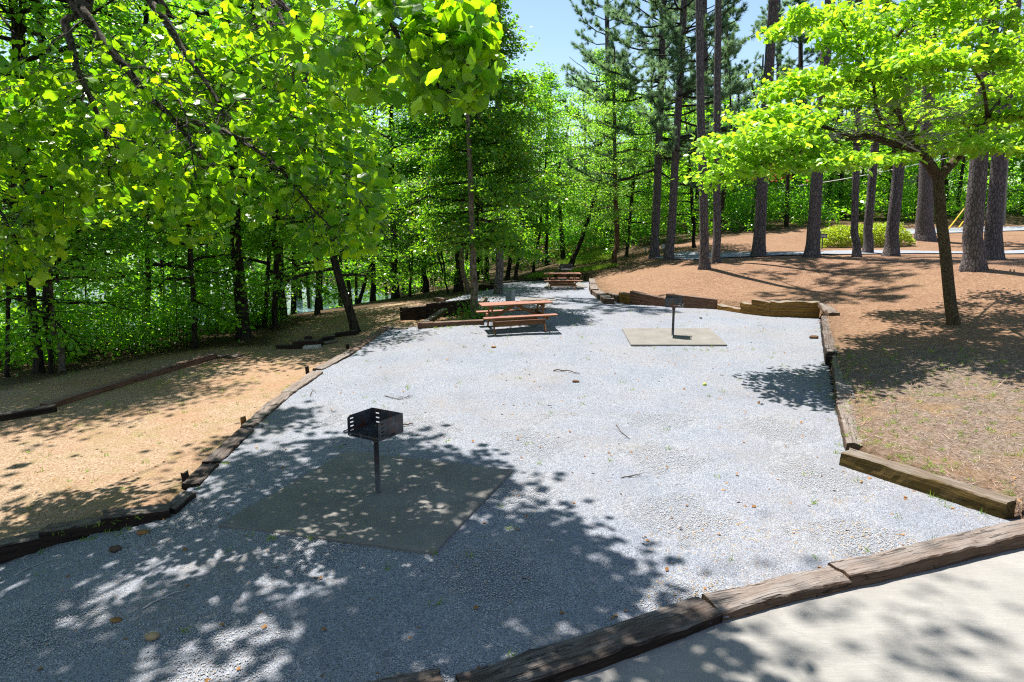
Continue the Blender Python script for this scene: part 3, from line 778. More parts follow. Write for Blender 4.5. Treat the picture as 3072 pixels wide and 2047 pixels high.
def grill(p, yaw, zbox, label, w=.51, d=.46, hw=.25, post=True):
    g = thing("charcoal_grill", label, "grill", p, yaw, "black pedestal grills on the picnic ground")
    I = [M["iron"]]
    build("post", [(*tube([(0, 0, -.1), (0, 0, zbox - .03)], .033, 16), 0)], I, g)
    build("collar", [(*merge([tube([(0, 0, zbox - .10), (0, 0, zbox - .012)], .044, 16), box(-.07, .07, -.07, .07, zbox - .03, zbox - .008)]), 0)], I, g, False)
    slots = [(.045, .105, .045 + k * .05, .062 + k * .05) for k in range(4)]
    # walls: two sides, back, and the floor plate
    V, F = panel(d, hw, slots)
    for s in (-1, 1):
        W = V[:, [1, 0, 2]].copy(); W[:, 0] = s * w / 2 - .003 + W[:, 0] * 1.0; W[:, 1] -= d / 2; W[:, 2] += zbox
        # clipped front top corner
        lo = (W[:, 1] < -d/2 + .01) & (W[:, 2] > zbox + hw - .01); W[lo, 2] -= .028
        build("side_wall", [(W, F[:, ::-1], 0)], I, g, False)
    bs = [(.05, .11, .06 + k * .06, .077 + k * .06) for k in range(3)] + [(w - .11, w - .05, .06 + k * .06, .077 + k * .06) for k in range(3)]
    V, F = panel(w - .012, hw, bs)
    build("back_wall", [(V + np.array([-w/2 + .006, d/2 - .006, zbox]), F, 0)], I, g, False)
    build("floor_plate", [(*box(-w/2 + .006, w/2 - .006, -d/2, d/2 - .008, zbox - .006, zbox), 0)], I, g, False)
    zg = zbox + .045
    gr = build("cooking_grate", [(*merge([tube([(x, -d/2 - .012, zg), (x, d/2 - .03, zg)], .0065, 6) for x in np.linspace(-w/2 + .03, w/2 - .03, 15)]
          + [tube([(-w/2 - .02, -d/2 - .012, zg - .006), (w/2 + .02, -d/2 - .012, zg - .006)], .008, 6), tube([(-w/2 + .02, d/2 - .05, zg - .006), (w/2 - .02, d/2 - .05, zg - .006)], .007, 6)]), 0)], I, g)
    for s in (-1, 1):
        x = s * w / 2
        rod = spline([(x - s*.02, -d/2 - .012, zg-.006), (x + s*.05, -d/2 - .02, zg-.006), (x + s*.075, -d/2 + .03, zg-.006), (x + s*.06, -d/2 + .14, zg), (x + s*.05, -d/2 + .24, zg+.004)], 22)
        coil = [(x + s*(.058 - .0 * t) + .016 * math.cos(t * 40), -d/2 + .10 + .14 * t, zg + .016 * math.sin(t * 40)) for t in np.linspace(0, 1, 64)]
        hd = build("handle", [(*tube(rod, .008, 8), 0)], I, gr)
        build("coil_grip", [(*tube(coil, .0048, 5, False), 0)], I, hd)
    return g
p1 = hit(1134, 1480, GR, .04); print("grill1", p1)
grill(p1, R(-31), .80, "nearest black grill, in tree shade on the wide concrete pad")
p2 = hit(2018, 1006, GR, .04); print("grill2", p2)
grill(p2, R(74), .80, "sunlit grill on the pale pad before the curved timber wall", w=.48, d=.46)
p3 = hit(1697, 856, GR, .04)
grill(p3, R(-8), .80, "small distant grill behind the farther picnic table", w=.62, d=.46)
# plain grey pedestal behind the nearer table
p = hit(1531, 925, GR)
o = thing("utility_pedestal", "plain grey metal pedestal standing behind the nearer picnic table", "pedestal", p, R(-30))
build("housing", [(*bbox(-.13, .13, -.13, .13, -.1, .62, .012), 0)], [M["grey_metal"]], o, False)
build("lid", [(*bbox(-.145, .145, -.145, .145, .62, .66, .012), 0)], [M["grey_metal"]], o, False)

# ------------------------------------------------------------------ signs, pole, wires, houses
def text(s, size, parent, loc, rot, mat, ext=.002):
    c = bpy.data.curves.new("lettering", "FONT"); c.body = s; c.size = size; c.extrude = ext; c.align_x = "CENTER"; c.align_y = "CENTER"
    o = bpy.data.objects.new("lettering", c); COL.objects.link(o); o.parent = parent; o.location = loc; o.rotation_euler = rot
    c.materials.append(mat); bpy.context.view_layer.update()
    me = bpy.data.meshes.new_from_object(o.evaluated_get(bpy.context.evaluated_depsgraph_get()))
    q = bpy.data.objects.new("lettering", me); COL.objects.link(q); q.parent = parent; q.location = loc; q.rotation_euler = rot
    bpy.data.objects.remove(o); bpy.data.curves.remove(c); q.name = me.name = "lettering"
    return q
b = at_y(2469, 708, 37.2)
gz = float(TR(b[0], b[1]))
o = thing("one_way_sign", "small black one way sign with a white arrow above the clipped hedge", "sign", (b[0], b[1], gz), R(-12))
zc = b[2] - gz; sw, sh = .21, .115
build("post", [(*box(-.03, .03, .012, .05, -.2, zc + .05), 0)], [M["green_post"]], o, False)
bd = build("board", [(*box(-sw, sw, -.004, .004, zc - sh, zc + sh), 0)], [M["black"]], o, False)
fr = [box(-sw, sw, -.007, -.0045, zc + sh - .012, zc + sh), box(-sw, sw, -.007, -.0045, zc - sh, zc - sh + .012), box(-sw, -sw + .012, -.007, -.0045, zc - sh + .012, zc + sh - .012), box(sw - .012, sw, -.007, -.0045, zc - sh + .012, zc + sh - .012)]
build("border", [(*merge(fr), 0)], [M["white"]], bd, False)
ar = np.array([(-.18, -.055), (.10, -.055), (.10, -.085), (.185, 0), (.10, .085), (.10, .055), (-.18, .055)])
V = np.concatenate([np.stack([ar[:, 0], np.full(7, y), ar[:, 1] + zc], -1) for y in (-.0048, -.008)])
Fq = [(7+i, 7+(i+1) % 7, (i+1) % 7, i) for i in range(7)]
build("arrow", [(V, np.array(Fq), 0), (V, np.array([(7,8,12,13)]), 0), (V, np.array([(9,10,11)]), 0)], [M["white"]], bd, False)
text("ONE WAY", .072, bd, (-.035, -.0085, zc), (R(90), 0, 0), M["black"])
p = hit(2455, 766, TR)
o = thing("utility_marker", "pale green utility marker post beside the pine trunk and hedge", "marker", at_y(2456, 745, 37.0) * np.array([1, 1, 0]) + np.array([0, 0, float(TR(at_y(2456, 745, 37.0)[0], 37.0))]))
build("post", [(*bbox(-.06, .06, -.03, .03, -.1, .95, .01), 0)], [M["green_post"]], o, False)
for px, py, Y, w, h, lab in [(1937, 752, 43, .10, .06, "tiny pale sign on a green post before the shrub bank"), (1992, 753, 42, .21, .13, "blank white sign board between the two leaning pines")]:
    b = at_y(px, py, Y); gz = float(TR(b[0], b[1]))
    o = thing("bank_sign", lab, "sign", (b[0], b[1], gz), 0, "small signs before the shrub bank")
    zc = max(b[2] - gz, .35)
    build("post", [(*box(-.025, .025, .01, .05, -.2, zc), 0)], [M["green_post"]], o, False)
    build("board", [(*box(-w, w, -.006, .006, zc - h, zc + h), 0)], [M["white"]], o, False)
b = at_y(3008, 678, 50); gz = float(TR(b[0], b[1])); top = at_y(3042, 30, 50)
ax = Vector(top - np.array([b[0], b[1], gz]))
o = thing("utility_pole", "slim grey utility pole behind the two thick pines beside the road", "utility pole", (b[0], b[1], gz))
pb = np.array([[0, 0, -.3], ax * .5, ax * 1.25])
build("pole", [(*tube(pb, [.17, .15, .12], 14), 0)], [M["pole"]], o)
build("conduit", [(*tube([(-.2, -.1, 0), Vector((-.2, -.1, 0)) + ax * .6], .04, 8), 0)], [M["grey_metal"]], o)
tipP = np.array([b[0], b[1], gz]) + np.array(ax * 1.2)
for (x0, y0, x1, y1, lab) in [(2843, 691, 2915, 598, "yellow guy wire guard, taller of two by the pines"), (2876, 684, 2908, 640, "yellow guy wire guard, shorter of two by the pines")]:
    A, B = at_y(x0, y0, 46), at_y(x1, y1, 47.5); d = B - A
    o = thing("guy_guard", lab, "guy wire", tuple(A), 0, "guy wires of the utility pole")
    build("guard", [(*tube([(0, 0, 0), d * 1.1], .045, 8), 0)], [M["yellow"]], o)
    build("cable", [(*tube([d * 1.1, d * 3.2], .012, 5), 0)], [M["wire"]], o)
def wire(pts, lab, r=.014):
    P = spline([at_y(*q) for q in pts], 40)
    tag(build("power_line", [(*tube(P, r, 5), 0)], [M["wire"]]), lab, "power line", "power lines behind the pines")
wire([(1380, 350, 52), (1640, 332, 52), (1800, 318, 51), (2000, 302, 50), (2200, 280, 49), (2400, 236, 48), (3150, -60, 46)], "upper pale power line crossing behind the pines", .016)
wire([(1380, 362, 53), (1630, 344, 53), (1800, 334, 52), (2000, 320, 51), (2250, 290, 50), (2400, 262, 48), (3150, -20, 46)], "power line just under the highest one behind the pines", .016)
wire([(1600, 420, 50), (1886, 396, 50), (2190, 369, 50), (2500, 325, 49), (3030, 200, 50)], "single power line crossing the bare pine trunks", .018)
wire([(1700, 660, 60), (2240, 578, 56), (2500, 543, 53), (2770, 490, 50), (3040, 430, 50)], "thick low power line passing behind the dogwood", .028)
def house(c, yaw, L, D_, H, wallm, roofm, label):
    o = thing("house", label, "house", c, yaw, "houses glimpsed through the wood on the hill")
    wl = build("wall", [(*box(-L/2, L/2, -D_/2, D_/2, -3, H), 0)], [wallm], o, False)
    V = np.array([(-L/2-.4, -D_/2-.4, H+.01), (L/2+.4, -D_/2-.4, H+.01), (L/2+.4, D_/2+.4, H+.01), (-L/2-.4, D_/2+.4, H+.01), (-L/2-.4, 0, H+1.9), (L/2+.4, 0, H+1.9)])
    F4 = np.array([(0,1,5,4), (3,4,5,2), (0,3,2,1)]); F3 = np.array([(0,4,3), (1,2,5)])
    build("roof", [(V, F4, 0), (V, F3, 0)], [roofm], o, False)
    for x in np.linspace(-L/2 + 1.2, L/2 - 1.2, 4):
        wd = build("window", [(*box(x-.5, x+.5, -D_/2-.05, -D_/2-.003, H-1.7, H-.5), 0)], [M["white"]], o, False)
        build("pane", [(*box(x-.42, x+.42, -D_/2-.06, -D_/2-.052, H-1.62, H-.58), 0)], [M["glass"]], wd, False)
c = at_y(2520, 640, 66); house((c[0], c[1], float(TR(c[0], c[1]))), R(-6), 12, 7, 3.0, M["wall"], M["shingle"], "low pinkish grey house behind the hedge pines")
c = at_y(2310, 640, 64); house((c[0], c[1], float(TR(c[0], c[1]))), R(5), 5.0, 4, 2.6, M["wall"], M["red"], "small red roofed shed half hidden by green leaves")
# ------------------------------------------------------------------ vegetation
def subs(path, rad, rng, n, length, up=.05, flat=.5, s0=.15, tubes=None, ns=4, k=5, r0=None, depth2=0, droop=.12):
    """side shoots of a limb; returns sample points along them (for leaves)"""
    P = np.asarray(path); m = len(P); pts = []
    T = nrm(np.gradient(P, axis=0))
    for i in range(n):
        s = s0 + (1 - s0) * ((i + rng.random()) / n); f = s * (m - 1); a = int(min(f, m - 2)); t = f - a
        o = P[a] * (1 - t) + P[a+1] * t; tg = T[a]
        side = np.cross(tg, [0, 0, 1]); side = nrm(side) * (1 if i % 2 else -1)
        ang = R(rng.uniform(30, 75)); d = tg * math.cos(ang) + side * math.sin(ang)
        d = d + rng.normal(size=3) * .25; d[2] = d[2] * flat + up; d = nrm(d)
        L = length * (1.15 - .7 * s) * rng.uniform(.6, 1.25)
        u = np.linspace(0, 1, k)[:, None]
        q = o + d * L * u + np.array([0, 0, -1]) * droop * L * u ** 2 + rng.normal(size=(k, 3)) * .04 * L * u
        if tubes is not None:
            rr = (r0 if r0 else np.interp(f, np.arange(m), rad) * .5)
            tubes.append(tube(q, np.linspace(rr, rr * .3, k), ns, False))
        if depth2:
            pts.append(subs(q, None, rng, depth2, L * .5, up, flat, .25, tubes, 3, 3, (r0 or .012) * .45, 0, droop))
        uu = rng.random(14)[:, None] * .85 + .15
        pts.append(o + d * L * uu + np.array([0, 0, -1]) * droop * L * uu ** 2)
    return np.concatenate(pts)

def scatter(pts, n, sig, rng, sz=None):
    c = pts[rng.integers(0, len(pts), n)]
    s = np.array([sig, sig, sig * .6 if sz is None else sz])
    return c + rng.normal(size=(n, 3)) * s

def trunk_tube(H, r0, rng, wob=.02, flare=1.5, ns=12, taper=.6, bend=(0, 0)):
    z = np.concatenate([[-.4, 0, .12, .3, .6], np.linspace(1.1, H, 14)])
    wx = np.cumsum(rng.normal(size=len(z))) * wob; wy = np.cumsum(rng.normal(size=len(z))) * wob
    wx[:5] = 0; wy[:5] = 0
    t = np.clip(z / H, 0, 1)
    P = np.stack([wx + bend[0] * t * t, wy + bend[1] * t * t, z], 1)
    r = r0 * (1 - taper * t ** 1.1) * (1 + (flare - 1) * np.exp(-np.clip(z, 0, 9) / (2.2 * r0)))
    V, F = tube(P, r, ns, False)
    # root flutes
    n = len(z); V = V.reshape(n, ns, 3); th = np.arange(ns) * 2 * np.pi / ns
    fl = 1 + .16 * np.sin(th * 5 + rng.random() * 6)[None] * np.exp(-np.clip(z, 0, 9) / (1.4 * r0))[:, None]
    V = P[:, None] + (V - P[:, None]) * fl[..., None]
    return V.reshape(-1, 3), F

def decid_crown(name, H, hb, Rm, nl, nleaf, size, mats, seed, tmpl=LEAF_DIAMOND, sig=.26, shape="round", rise=.45, droop=.18, nsub=9, up=1.0, rnd=.75):
    """mesh of limbs + leaves around a vertical trunk axis"""
    rng = np.random.default_rng(seed); tubes, pts = [], []
    for i in range(nl):
        t = (i + rng.random() * .8) / nl; z = hb + (H - hb) * t
        if shape == "round": prof = math.sin(math.pi * min(1, .18 + t * .85)) ** .7
        elif shape == "cone": prof = (1 - t) ** .55 * .95 + .08
        else: prof = .75 + .25 * math.sin(math.pi * t)
        L = Rm * prof * rng.uniform(.7, 1.15); az = i * 2.4 + rng.normal() * .4
        el = rise * (.3 + t) + rng.normal() * .12
        d = np.array([math.cos(az) * math.cos(el), math.sin(az) * math.cos(el), math.sin(el)])
        u = np.linspace(0, 1, 6)[:, None]
        P = np.array([0, 0, z]) + d * L * u + np.array([0, 0, -1]) * droop * L * u ** 2 + rng.normal(size=(6, 3)) * .05 * L * u
        r = max(.015, .022 * L * (1.1 - t * .6))
        rad = np.linspace(r, r * .25, 6)
        tubes.append(tube(P, rad, 5, False))
        pts.append(subs(P, rad, rng, nsub, L * .5, .08, .5, .12, tubes, 3, 4))
        pts.append(P[2:])
    tubes.append(tube([(0, 0, hb), (.1, 0, H * .8), (0, .1, H)], [.05, .03, .01], 5, False))
    pts = np.concatenate(pts)
    C = scatter(pts, nleaf, sig, rng)
    out = np.concatenate([C[:, :2], 0 * C[:, :1]], 1); out = nrm(out) * .5
    V, F = leaves(tmpl, C, size, rng, up, rnd, .35, out)
    o = build(name, [(V, F, 0), (*merge(tubes), 1)], mats)
    COL.objects.unlink(o); me = o.data
    bpy.data.objects.remove(o)
    return me

def pine_crown(H, hb, Lm, seed, ntuft=6, n=15, bl=.27):
    rng = np.random.default_rng(seed); tubes, pts, dirs = [], [], []
    z = hb; i = 0
    while z < H - .3:
        t = (z - hb) / (H - hb)
        for k in range(rng.integers(1, 4)):
            az = rng.random() * 6.283; L = Lm * (1 - t) ** .6 * rng.uniform(.45, 1.1) + .4
            el = .12 + .5 * t + rng.normal() * .15
            d = np.array([math.cos(az) * math.cos(el), math.sin(az) * math.cos(el), math.sin(el)])
            u = np.linspace(0, 1, 7)[:, None]
            P = np.array([0, 0, z + rng.normal() * .1]) + d * L * u + np.array([0, 0, 1]) * (.10 * L * u ** 3 - .10 * L * np.sin(u * 3)) + rng.normal(size=(7, 3)) * .035 * L * u
            r = .012 + .013 * L; rad = np.linspace(r, r * .3, 7)
            tubes.append(tube(P, rad, 5, False))
            if rng.random() < .13: continue
            T = nrm(np.gradient(P, axis=0))
            for j in range(int(5 + L * 5)):
                s = rng.uniform(.38, 1); f = s * 6; a = int(min(f, 5)); o = P[a] + (P[a+1] - P[a]) * (f - a)
                dd = T[a] + rng.normal(size=3) * np.array([.6, .6, .3]) + [0, 0, .18]; dd = nrm(dd); l = rng.uniform(.2, .75) * (1.15 - .4 * s)
                tubes.append(tube([o, o + dd * l * .5, o + dd * l + [0, 0, .08 * l]], [.011, .008, .005], 3, False))
                for q in range(ntuft):
                    pts.append(o + dd * l * rng.uniform(.45, 1.05)); dirs.append(nrm(dd + rng.normal(size=3) * .35 + [0, 0, .25]))
        z += rng.uniform(.3, .75) * (1.2 - .5 * t)
    tubes.append(tube([(0, 0, hb - .5), (0, 0, H)], [.07, .015], 6, False))
    pts = np.repeat(np.array(pts), n, 0); D = np.repeat(np.array(dirs), n, 0)
    D = nrm(D + rng.normal(size=D.shape) * .62); S = nrm(np.cross(D, rng.normal(size=D.shape)))
    l = (bl * rng.uniform(.6, 1.15, len(D)))[:, None]; w = .014
    V = np.stack([pts - S * w, pts + S * w, pts + D * l], 1).reshape(-1, 3)
    F = np.arange(len(V)).reshape(-1, 3)
    o = build("crown", [(V, F, 0), (*merge(tubes), 1)], [M["needle"], M["dark_bark"]])
    me = o.data; bpy.data.objects.remove(o)
    return me

def part(name, me, parent, scale=(1, 1, 1), rz=0.0, loc=(0, 0, 0)):
    o = bpy.data.objects.new(name, me); COL.objects.link(o); o.parent = parent
    o.scale = scale; o.rotation_euler = (0, 0, rz); o.location = loc
    return o

def axis_rot(o, v):
    o.rotation_mode = 'QUATERNION'
    o.rotation_quaternion = Vector((0, 0, 1)).rotation_difference(Vector(v).normalized())

# ---- pines --------------------------------------------------------------
PC = [pine_crown(25, 13.5, 3.0, 5, 3, 12), pine_crown(24, 14.5, 2.7, 6, 3, 12), pine_crown(22, 5.0, 5.0, 7, 5, 16, .3), pine_crown(21, 6.0, 4.4, 8, 5, 16, .3), pine_crown(17, 4.5, 2.6, 9)]
def pine(px, py, w, px2, py2, Y, crown, label, H=24, cs=1.0, group="tall pines on the pine straw slope", mat="pine_bark", dz=0):
    if Y is None:
        b = hit(px, py, TR)
    else:
        b = at_y(px, py, Y); b = Vector((b[0], b[1], float(TR(b[0], b[1]))))
    dep = to_px(np.array(b))[0, 2]
    r = w / FPX * dep / 2
    p2 = at_y(px2, py2, b.y); b0 = at_y(px, py, b.y)
    ax = Vector(p2 - b0)
    o = thing("pine_tree", label, "pine tree", b, 0, group)
    axis_rot(o, (ax.x, RNG.normal() * .01 * ax.z, ax.z))
    V, F = trunk_tube(H, r, RNG, .02, 1.45, 14, .5)
    stubs = []
    for k in range(4):
        z0 = RNG.uniform(2.5, 10); a = RNG.random() * 6.28; e = np.array([math.cos(a), math.sin(a), .25]); q = r * (1 - .5 * z0 / H)
        stubs.append(tube([e * [0, 0, 0] + [0, 0, z0], np.array([0, 0, z0]) + e * q, np.array([0, 0, z0]) + e * (q + RNG.uniform(.1, .5))], [.035, .028, .015], 6))
    build("trunk", [(V, F, 0), (*merge(stubs), 0)], [M[mat]], o)
    part("crown", PC[crown], o, (cs, cs, 1), RNG.random() * 6.28)
    return o
pine(1962,775,25, 1985,0, None, 2, "grey pine on the low mound, left of two leaning together", 22, .95)
pine(2006,778,25, 2050,0, None, 3, "leaning grey pine on the low mound touching the white sign board", 21)
pine(2113,806,26, 2094,0, None, 1, "slim dark pine standing farthest down the pine straw slope")
pine(2147,791,23, 2154,0, None, 0, "slim straight pine just behind the one farthest down the slope")
pine(2275,769,33, 2318,0, None, 1, "flaring pine with a torn root foot beside the road")
pine(2437,771,35, 2482,100, None, 0, "stout pine right beside the end of the clipped hedge and one way sign")
pine(2569,771,21, 2582,340, None, 1, "slim pine in front of the hedge, paired with a leaning one", cs=.8)
pine(2603,761,25, 2640,340, None, 0, "pine leaning out of the slim one before the hedge", cs=.8)
pine(2674,769,34, 2706,340, None, 1, "thick rightmost pine in front of the clipped hedge")
pine(2776,697,42, 2790,340, 42, 0, "massive pine up beyond the road, above the hedge end")
pine(2918,808,50, 2958,340, None, 1, "largest red brown pine trunk by the dogwood")
pine(2976,780,43, 3010,340, None, 0, "thick dark pine just behind the largest red brown one", cs=.9)
for k, (px, Y, c, H, cs, lab) in enumerate([(1830, 52, 3, 21, .9, "thin pine rising through the light green crowns under the cloud"), (2180, 62, 4, 17, 1.1, "feathery far pine between the slim dark pines and the flaring pine"),
        (2400, 58, 4, 17, 1.2, "feathery far pine between the flaring pine and the hedge pine"), (2330, 75, 2, 22, 1.0, "distant full pine behind the power lines"), (2560, 68, 3, 21, 1.0, "distant pine behind the dogwood crown"),
        (2030, 66, 2, 22, 1.1, "broad limbed pine behind the two mound pines"), (2120, 54, 3, 21, .9, "far pine filling the gap behind the slim dark pair"), (2950, 62, 2, 22, 1.0, "far pine above the utility pole"),
        (1495, 30, 0, 21, 1.0, "tall pine showing its top over the evergreen"), (700, 42, 2, 22, 1.1, "tall lakeside pine showing through the tulip leaves"), (330, 44, 3, 22, 1.0, "lakeside pine seen high behind the lichen limbs")]):
    p = at_y(px, 760, Y)
    pine(px, 760, 20 if Y > 50 else 24, px + (k * 37 % 17) - 8, 300, Y, c, lab, H, cs, "far pines behind the picnic ground")

# ---- woodland trees -------------------------------------------------------
WC = [decid_crown("crown", 15, 3.2, 4.4, 30, 8500, .18, [M["wood_a"], M["dark_bark"]], 21),
      decid_crown("crown", 16, 5.0, 4.0, 26, 7600, .18, [M["wood_c"], M["dark_bark"]], 22),
      decid_crown("crown", 13, 2.2, 3.8, 26, 8200, .165, [M["wood_a"], M["dark_bark"]], 23, shape="wide"),
      decid_crown("crown", 12, 2.6, 3.4, 26, 11000, .14, [M["wood_b"], M["grey_bark"]], 24),
      decid_crown("crown", 7, 1.2, 2.4, 18, 4500, .14, [M["wood_a"], M["dark_bark"]], 25, shape="wide", rise=.3),
      decid_crown("crown", 6, .7, 2.1, 16, 4200, .14, [M["wood_c"], M["dark_bark"]], 26, shape="wide", rise=.25)]
WG = "trees along the lake woods"
def wtree(px, py, w, px2, py2, crown, label, H=15, cs=(1, 1, 1), group=WG, mat="dark_bark", Y=None, flare=1.35, name="woodland_tree", cat="tree", cut=None):
    if Y is None: b = hit(px, py, TR)
    else:
        b = at_y(px, py, Y); b = Vector((b[0], b[1], float(TR(b[0], b[1]))))
    dep = to_px(np.array(b))[0, 2]; r = w / FPX * dep / 2
    ax = Vector(at_y(px2, py2, b.y) - at_y(px, py, b.y))
    o = thing(name, label, cat, b, 0, group); axis_rot(o, (ax.x, RNG.normal() * .02 * ax.z, ax.z))
    build("trunk", [(*trunk_tube(H, r, RNG, .03, flare, 12, .7), 0)], [M[mat]], o)
    part("crown", WC[crown], o, cs, RNG.random() * 6.28)
    return o
S = lambda a, b=None: (a, a, b or a)
wtree(117,1119,25, 98,720, 0, "thick black trunk near the left border, beside a slim grey one", 15, S(1.0))
wtree(153,1122,13, 140,850, 4, "thin black trunk squeezed between the thick black one and the grey one", 8, S(1.1))
wtree(187,1114,17, 148,400, 2, "slim grey trunk rising straight through the hanging tulip leaves", 15, S(.95, 1.1), mat="grey_bark")
wtree(20,1130,12, 30,900, 2, "thin trunk at the left border behind tulip leaves", 13, S(.9))
wtree(585,1044,16, 570,800, 4, "forked dark trunk at the wood edge, in front of undergrowth", 8, S(1.2))
wtree(520,1000,8, 528,760, 4, "thin stem rising from the undergrowth near the forked trunk", 8, S(1.1))
wtree(610,974,12, 596,740, 1, "black trunk just behind the forked one", 15, S(.9))
wtree(654,971,15, 650,740, 0, "straight black trunk midway between the forked one and the biggest one", 15, S(.95))
wtree(731,1016,37, 712,700, 1, "biggest black trunk of the shore woods, feet in sunlit leaves", 17, S(1.15, 1.05))
wtree(794,984,13, 806,730, 2, "slim trunk bending right, next to the biggest black trunk", 13, S(.9))
wtree(824,989,17, 818,690, 0, "straight mid brown trunk beside the slim bending one", 15, S(.9))
wtree(845,957,29, 840,730, 1, "wide shaded trunk behind the mid brown one", 17, S(1.0))
wtree(889,935,22, 886,730, 0, "wide furrowed trunk set back among green leaves", 15, S(1.0), mat="grey_bark")
wtree(952,944,15, 950,760, 2, "dark trunk between the furrowed trunk and the leaning tree", 13, S(.95))
wtree(1022,920,10, 1028,780, 4, "thin dark stem just beside the leaning tree", 8, S(1.1))
wtree(1068,998,25, 1002,760, 2, "leaning tree with ivy at its foot on the tan terrace", 11, S(.75), flare=1.3)
wtree(1075,912,11, 1112,800, 3, "thin tree slanting to the right in front of the bright lake", 10, S(.9))
wtree(1187,895,21, 1184,700, 1, "stout black trunk standing alone on the shady slope crest", 16, S(1.0))
wtree(1230,890,8, 1228,720, 4, "slender stem to the right of the lone stout trunk", 9, S(1.1))
wtree(1160,894,9, 1158,730, 3, "slender stem to the left of the lone stout trunk", 10, S(.8))
wtree(1345,880,6, 1324,800, 4, "sapling slanting left before the lake glint", 7, S(.9))
wtree(1366,876,10, 1362,700, 3, "slim trunk immediately left of a broad dark one by the evergreen", 12, S(.9))
wtree(1381,874,18, 1376,680, 1, "broad dark trunk behind the grey stem by the evergreen", 15, S(.95))
wtree(1402,893,15, 1396,720, 3, "grey stem close on the left of the evergreen trunk", 11, S(.75), mat="grey_bark")
wtree(1459,841,15, 1458,700, 0, "dark trunk behind the far gravel corner", 14, S(.95))
wtree(1498,840,9, 1502,720, 3, "thin dark trunk past the far gravel corner", 11, S(.9))
wtree(1521,840,13, 1544,708, 2, "dark trunk slanting right at the far gravel end", 12, S(.9))
wtree(1546,840,11, 1557,720, 3, "slightly leaning trunk beside the slanting one at the gravel end", 11, S(.9))
wtree(1640,797,10, 1642,680, 1, "shaded trunk on the red bank behind the farther table", 13, S(.85))
MG = "light green trees beyond the farther table"
wtree(1712,801,14, 1745,700, 3, "curving dark trunk on the bank under light green foliage", 12, S(.95), MG, flare=1.5)
wtree(1843,797,15, 1843,560, 3, "red brown trunk beside the light green trees", 12, S(.9), MG, "brown_bark")
wtree(1880,770,9, 1890,640, 4, "small light tree between the red brown trunk and the mound pines", 8, S(1.25), MG)
wtree(1600,790,9, 1610,640, 3, "light green tree right behind the evergreen crown", 11, S(.9), MG, Y=44)
wtree(2080,782,10, 2070,640, 4, "forked small tree behind the slim pine pair", 8, S(1.2), MG, Y=42)
BG = "trees closing the view behind the pines"
for (px, Y, c, H, cs, lab) in [(1790, 56, 3, 12, 1.15, "rounded pale green tree under the cloud"), (2200, 60, 2, 12, .8, "leafy tree behind the flaring pine"), (2380, 58, 0, 14, .62, "leafy tree beyond the road by the red roof"),
        (2520, 56, 2, 12, .72, "leafy tree right behind the hedge"), (2660, 54, 0, 14, .62, "leafy tree behind the thick hedge pine"), (2830, 57, 2, 13, .72, "leafy tree behind the yellow guards"), (2960, 60, 0, 14, .75, "leafy tree behind the two thick pines"), (3060, 58, 2, 13, .9, "leafy tree at the right border beyond the side road"),
        (1940, 54, 2, 12, .7, "leafy tree behind the mound pines"), (2060, 58, 0, 14, .6, "leafy tree behind the slim pines"), (2740, 66, 1, 15, .8, "tall dark tree on the far hill by the guards"), (2280, 70, 1, 15, .8, "tall dark tree on the far hill behind the shed")]:
    wtree(px, 740, 14, px + 5, 500, c, lab, H, S(cs, cs), BG, Y=Y)
# second rank inside the shore woods
for k, (px, Y, c, cs, lab) in enumerate([(60, 27, 0, 1.05, "tree filling the wood behind the left border trunks"), (440, 23, 2, 1.0, "leafy tree before the dark hollow in the wood"), (480, 33, 0, 1.1, "tall tree back in the wood behind the dark hollow"),
        (880, 43, 2, 1.1, "leafy tree before the water behind the wide shaded trunks"), (960, 40, 0, 1.1, "tree near the lake behind the leaning one"), (1120, 42, 2, 1.1, "bright tree at the lake edge beyond the tan terrace"), (1280, 40, 0, 1.0, "bright tree at the lake edge beyond the black stack"), (1430, 46, 1, 1.0, "tree beyond the evergreen near the water"), (620, 44, 1, 1.15, "farthest tall tree in the middle of the wood"), (180, 36, 1, 1.15, "farthest tall tree at the left of the wood")]):
    wtree(px, 950, 16, px + 4, 700, c, lab, 15, S(cs), "second rank of the lake woods", Y=Y)

# ---- big evergreen behind the nearer table ---------------------------------
b = hit(1424, 961, TR); print("evergreen", b)
o = thing("evergreen_tree", "tall dense glossy evergreen with ivy at its foot beside the nearer picnic table", "tree", b)
axis_rot(o, Vector(at_y(1404, 340, b.y) - at_y(1424, 961, b.y)))
build("trunk", [(*trunk_tube(9.5, .125, RNG, .012, 1.4, 14, .75), 0)], [M["grey_bark"]], o)
hol = decid_crown("crown", 11.6, 2.3, 2.9, 74, 56000, .125, [M["holly"], M["dark_bark"]], 31, sig=.2, shape="cone", rise=.25, droop=.2, nsub=10)
part("crown", hol, o, loc=(.1, 1.75, 0))
rg = np.random.default_rng(4)
C = rg.normal(size=(700, 3)) * [.42, .42, .26] + [.1, -.05, .3]; C[:, 2] = np.abs(C[:, 2])
build("ivy", [(*leaves(LEAF_DIAMOND, C, .09, rg, .6, 1, .2), 0)], [M["wood_c"]], o)

